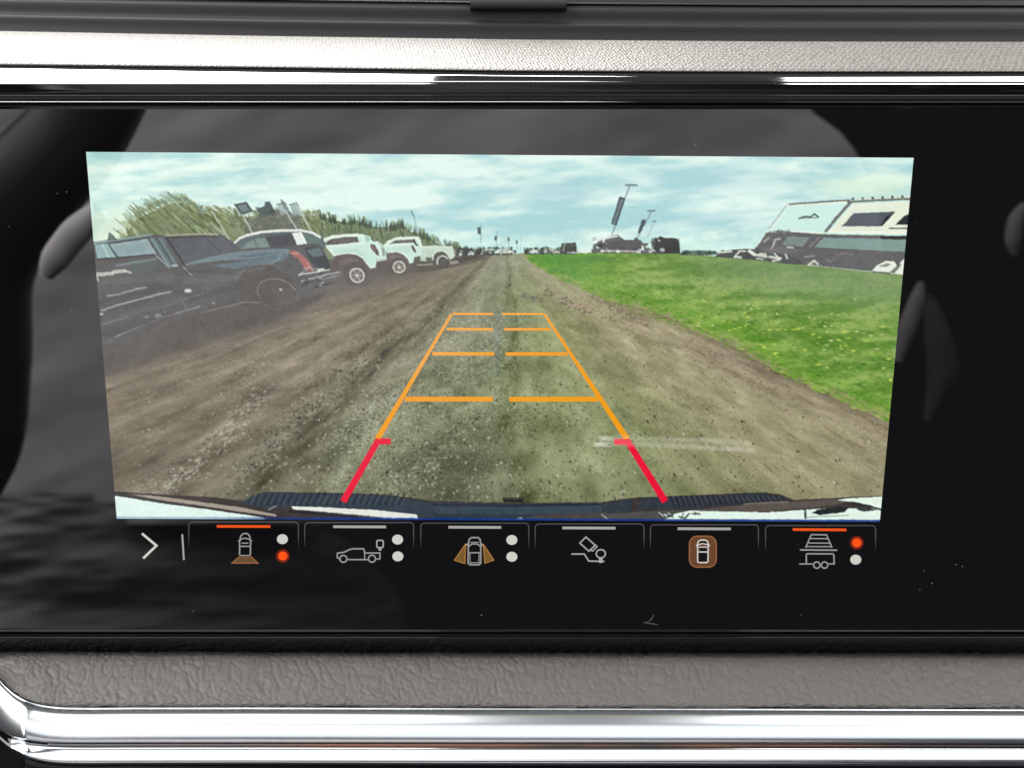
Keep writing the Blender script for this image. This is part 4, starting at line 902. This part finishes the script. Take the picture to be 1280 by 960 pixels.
# ------------------------------------------------------------------ leather ledge and lower chrome trim
BX = [-400, -26, -18, -12, -6, 0, 8, 20, 32, 45, 60, 80, 110, 160, 320, 640, 960, 1280, 1800]
BY = [822, 822, 828, 836, 845, 852, 861, 871, 877, 881, 884, 885.6, 886, 885.6, 885.4, 886.4, 887, 887.8, 889]
def bot(px): return np.interp(px, BX, BY)
def smooth1(a, k):
    return np.convolve(np.pad(a, k, mode='edge'), np.ones(2 * k + 1) / (2 * k + 1), 'valid')
LT = [815.5, 817.5, 818.5, 819, 819.5]
px = np.arange(-24, 1742, 1.7)
rows = smooth_path(np.array([(0.0100, -0.10), (0.0060, -0.03), (0.0010, 0.03), (-0.0050, 0.16), (-0.0110, 0.42), (-0.0160, 0.68), (-0.0195, 0.88), (-0.0202, 0.965), (-0.0190, 1.0), (-0.0140, 1.015)]), 84)
top_ = row_at(LT, px); bo_ = smooth1(bot(px), 3)
fac = np.clip((bo_ - top_) / 67.0, 0.05, 1.0)
Vs = []
for yy, vv in rows:
    Vs.append(pix(px, top_ + (bo_ - top_) * vv, 0.010 + (yy - 0.010) * fac ** 0.6))
Vg = np.array(Vs)                                           # rows x columns x 3
mu = px[None, :] / 15.0 + np.zeros((len(rows), 1)); mv = np.linspace(0, 7.2, len(rows))[:, None] + np.zeros((1, len(px)))
wu = mu + (fbm(mu * 0.5, mv * 0.6, 1, 3) - 0.5) * 2.4; wv = mv + (fbm(mu * 0.5 + 40, mv * 0.6, 2, 3) - 0.5) * 2.4
sk = 0.55 * np.sin(mu * 0.11 + 1.0)                          # the creases slant this way and that along the pad
cre = worley(wu * 1.15 + sk * mv, wv * 1.35, 1); cre2 = worley(wu * 2.9 + 9, wv * 3.0 + 4, 2)
h = -0.00055 * np.exp(-(cre / 0.11) ** 2) * (0.35 + 0.9 * fbm(mu * 0.3, mv * 0.4, 5, 2)) - 0.00022 * np.exp(-(cre2 / 0.22) ** 2) + 0.0007 * (fbm(mu * 0.35, mv * 0.45, 3, 3) - 0.5)
lowf = np.exp(-((mv / 7.2 - 0.86) / 0.07) ** 2)
h = h - 0.0005 * lowf * sm(fbm(mu * 0.8 + mv * 0.5, mv * 0.8, 6, 3), 0.45, 0.62)    # pinched folds along the seam
dU = np.gradient(Vg, axis=1); dV = np.gradient(Vg, axis=0)
N = np.cross(dU, dV); N /= np.linalg.norm(N, axis=2, keepdims=True) + 1e-12
N *= np.sign(-N[..., 1:2].mean())
Vg = Vg + N * h[..., None]
mesh_obj('leather_ledge', Vg.reshape(-1, 3), grid_faces(len(px), len(rows)), M_leather, dash, True)['label'] = 'wrinkled grey leather ledge under the screen'

def trim(name, rows, m, n, x0=-160, x1=1742, step=3.0):
    """rows: (depth y, x knots, py knots)"""
    px = np.arange(x0, x1, step)
    A = np.array([np.r_[r_[0], smooth1(np.interp(px, r_[1], r_[2]), 3)] for r_ in rows])
    A = smooth_path(A, n)
    dep = np.interp(px, [-40, -24, -4, 30], [0.0, 0.1, 0.75, 1.0])      # the trim curls back towards the screen at its end
    V = np.concatenate([pix(px, a[1:], 0.004 + (a[0] - 0.004) * dep) for a in A])
    return mesh_obj(name, V, grid_faces(len(px), len(A)), m, dash, True)
def plus(d, y=None): return [q + d for q in BY]
def lvl(c, k): return [c + (b - 886) * k for b in BY]
trim('chrome_trim', [(-0.0120, BX, plus(3)), (-0.0195, BX, plus(-1.0)), (-0.0208, BX, plus(1.0)), (-0.0233, BX, lvl(893, 0.93)), (-0.0260, BX, lvl(904, 0.80)), (-0.0283, BX, lvl(917, 0.66)), (-0.0295, BX, lvl(926, 0.52)), (-0.0292, BX, lvl(929, 0.5)), (-0.026, BX, lvl(930, 0.5))], M_brushed, 46)
trim('lower_chrome_lip', [(-0.0255, BX, lvl(928, 0.5)), (-0.0268, BX, lvl(930.2, 0.5)), (-0.0285, BX, lvl(933, 0.55)), (-0.0300, BX, lvl(940, 0.7)), (-0.0315, BX, lvl(949, 0.9)), (-0.0320, BX, lvl(955, 1.05)), (-0.0300, BX, lvl(958.5, 1.1))], M_satin, 34, x0=14)
trim('under_panel', [(-0.0200, BX, lvl(925, 0.6)), (-0.0250, BX, lvl(945, 0.8)), (-0.0270, BX, lvl(962, 0.9)), (-0.0280, BX, lvl(1040, 0.9)), (-0.0280, BX, lvl(1200, 0.9))], M_gloss, 16)
trim('reflection_line', [(-0.0275, BX, lvl(929.2, 0.5)), (-0.0290, BX, lvl(930.0, 0.5)), (-0.0294, BX, lvl(931.0, 0.5)), (-0.0292, BX, lvl(931.9, 0.5)), (-0.0282, BX, lvl(932.4, 0.5))], M_refl_line, 12, x0=60)  # thin strip added to carry the orange reflection along the chrome groove
# small tab of the defroster ledge at the very top
sweep('ledge_tab', [(0.0700, -8), (0.0640, -4), (0.0620, 4), (0.0625, 11.5), (0.066, 13.0)], M_black, dash, n=12, x0=588, x1=708, step=4)

# ------------------------------------------------------------------ steering wheel, and unseen shapes added for the glass to mirror
def sheet(name, outline, yb, m, amp, su, sv, label, cat, thick=0.03, nx=150, ny=90, seed=1, back=None):
    """a soft padded sheet: outline is (lower px, upper px) per py row"""
    pys = np.linspace(outline[0][0], outline[-1][0], ny)
    a = np.interp(pys, [o[0] for o in outline], [o[1] for o in outline]); b = np.interp(pys, [o[0] for o in outline], [o[2] for o in outline])
    tt = np.linspace(0, 1, nx)
    X = a[:, None] + (b - a)[:, None] * tt[None, :]; Y = pys[:, None] + np.zeros((1, nx))
    fold = fbm(X / su + Y / (su * 1.3), Y / sv, seed, 4) - 0.5
    rim_ = 1 - np.clip(np.minimum(tt, 1 - tt) / 0.05, 0, 1)[None, :] ** 0.5
    P = mirr(X, Y, yb + amp * fold + thick * rim_ * 0.5 + (back(X, Y) if back else 0))
    P2 = P.copy(); P2[..., 1] -= thick
    V = np.concatenate([P.reshape(-1, 3), P2.reshape(-1, 3)])
    f = grid_faces(nx, ny); k = nx * ny
    F = np.concatenate([f, f[:, ::-1] + k])
    o = mesh_obj(name, V, F, m, None, True)
    return tag(o, label, cat)
M_cloth = mat('grey_cloth', (0.43, 0.415, 0.425), 0.85, sheen=0.2)
M_dcloth = mat('charcoal_cloth', (0.27, 0.26, 0.268), 0.85, sheen=0.1)
M_wheel = mat('black_leather', (0.02, 0.02, 0.024), 0.4)
def fade_bend(X, Y): # bends the cloth back along its lower corner so its haze fades
    q = ((Y - 330) * 634 + (X - 1104) * 320) / 710.0
    return 0.0000036 * np.maximum(q + 150, 0) ** 2
sheet('haze_cloth', [(60, -90, 990), (140, -90, 1015), (165, -90, 1050), (190, -90, 1070), (240, -90, 1092), (300, -90, 1104), (345, -90, 1106), (400, -90, 1100), (470, -90, 1085), (560, -90, 1000), (620, -90, 760), (655, -90, 520)], 0.78, M_cloth, 0.04, 300, 200, 'unseen pale grey cloth standing in for clothing, mirrored as a haze in the glass', 'cloth', back=fade_bend)  # unseen cloth added so the glass mirrors a grey haze
sheet('fold_cloth', [(628, -300, 300), (660, -300, 380), (700, -300, 450), (760, -300, 500), (860, -300, 520)], 0.70, M_dcloth, 0.11, 300, 85, 'unseen charcoal cloth standing in for trousers, soft folds mirrored under the button row', 'blanket', seed=4, back=lambda X, Y: 0.0000012 * np.maximum(X + 120, 0) ** 2)  # unseen dark cloth added for mirrored folds, bent back to dim towards one side
def tube(name, pts, rad, m, label, cat, seg=20, ring=14):
    P = smooth_path(np.array(pts, float), seg); n_ = len(P)
    rd = np.interp(np.linspace(0, 1, n_), np.linspace(0, 1, len(rad)), rad)
    Tn = np.gradient(P, axis=0); Tn /= np.linalg.norm(Tn, axis=1, keepdims=True)
    up = np.array([0, -1.0, 0]); A = np.cross(Tn, up); A /= np.linalg.norm(A, axis=1, keepdims=True); Bn = np.cross(Tn, A)
    V = []
    for k in range(ring):
        an = 2 * math.pi * k / ring
        V.append(P + (A * math.cos(an) + Bn * math.sin(an)) * rd[:, None])
    V = np.concatenate(V); F = []
    for k in range(ring):
        for i in range(n_ - 1):
            k2 = (k + 1) % ring
            F.append([k * n_ + i, k * n_ + i + 1, k2 * n_ + i + 1, k2 * n_ + i])
    F.append([k * n_ for k in range(ring)][::-1]); F.append([k * n_ + n_ - 1 for k in range(ring)])
    o = mesh_obj(name, V, F, m, None, True)
    return tag(o, label, cat)
def mp3(l, yb): return [tuple(mirr(np.array(float(a)), np.array(float(b)), np.array(yb))) for a, b in l]
tube('steering_wheel', mp3([(150, 60), (100, 160), (40, 230), (-25, 330), (-30, 450), (-42, 560), (-95, 650)], 0.40), [0.03, 0.032, 0.035, 0.036, 0.036, 0.036, 0.034], M_wheel, 'black leather steering wheel rim mirrored at the edge of the glass', 'steering wheel', 40)
M_pale = mat('pale_grey_plastic', (0.62, 0.60, 0.60), 0.4)
tube('wheel_paddle', mp3([(57, 345), (70, 322), (95, 290), (125, 262)], 0.30), [0.004, 0.0085, 0.009, 0.006], M_pale, 'pale paddle mirrored beside the steering wheel rim', 'paddle')
M_bar = mat('steel_bar', (0.75, 0.75, 0.75), 0.22, metal=1.0)
tube('streak_bar', mp3([(740, 557), (760, 557.5), (842, 561), (930, 566), (946, 567)], 0.45), [0.001, 0.0045, 0.0045, 0.0045, 0.001], M_bar, 'thin bright bar added to mirror as a pale streak on the road picture', 'rail')  # bars added out of view to put a bright streak on the glass
tube('streak_bar', mp3([(747, 549), (765, 549.5), (845, 552), (925, 555.5), (941, 556)], 0.46), [0.001, 0.0036, 0.0036, 0.0036, 0.001], M_bar, 'second fainter bar added to mirror just above the pale streak', 'rail')

M_glint = mat('grey_glint', (0.2, 0.19, 0.2), 0.8)
tube('glint_tube', mp3([(1152, 352), (1146, 375), (1134, 410), (1122, 450)], 0.5), [0.002, 0.0062, 0.0075, 0.004], M_glint, 'dull grey tube added as a finger-shaped glint in the black glass just beside the picture', 'seat belt')  # grey tubes added out of view for finger-shaped glints in the glass
tube('glint_tube', mp3([(1160, 370), (1172, 420), (1178, 470), (1160, 525)], 0.62), [0.004, 0.012, 0.014, 0.004], mat('charcoal_glint', (0.06, 0.057, 0.06), 0.8), 'darker tube added as a glint right of the grey one', 'seat belt')
tube('glint_tube', mp3([(1282, 255), (1270, 275), (1266, 300), (1268, 318)], 0.5), [0.003, 0.006, 0.006, 0.002], M_glint, 'grey tube added as a glint at the far edge of the black glass', 'seat belt')
# ------------------------------------------------------------------ dust on the glass and trims
M_dust = mat('dust', (0.16, 0.155, 0.15), 0.9)
V, F = [], []
def speck(x, y, r_, yy):
    b = len(V); n_ = random.randint(4, 6); a0 = random.random() * 6
    for k in range(n_):
        q = r_ * random.uniform(0.6, 1.2); V.append(tuple(pix(x + q * math.cos(a0 + k * 6.283 / n_), y + q * math.sin(a0 + k * 6.283 / n_), yy)))
    F.append(list(range(b, b + n_)))
for x, y, r_ in ((90, 388, 1.6), (83, 240, 1), (72, 242, 1), (11, 283, 0.9), (1150, 737, 1.0), (1195, 706, 1.3), (1203, 708, 1.1), (1165, 729, 1.3), (1155, 714, 1), (131, 697, .8), (46, 761, .9), (241, 764, .9), (602, 769, 1.1), (869, 181, 1.6), (870, 176, 1), (382, 154, 1.0), (1001, 769, 1)): speck(x, y, r_, -0.0001)
for k in range(120): speck(random.uniform(0, 1280), random.uniform(140, 785), random.uniform(0.25, 0.6), -0.0001)
for k in range(2):
    pts = [(804, 779), (808, 778), (812, 776), (815, 773), (817, 769)] if k == 0 else [(806, 778), (811, 779.5), (818, 780), (822, 781)]
    for q in stroke(pts, 0.9):
        b = len(V); V += [tuple(pix(a, c, -0.0001)) for a, c in q]; F.append(list(range(b, b + 4)))
tag(mesh_obj('dust', V, F, M_dust), 'tiny pale dust specks and lint lying on the black glass', 'dust', kind='stuff')
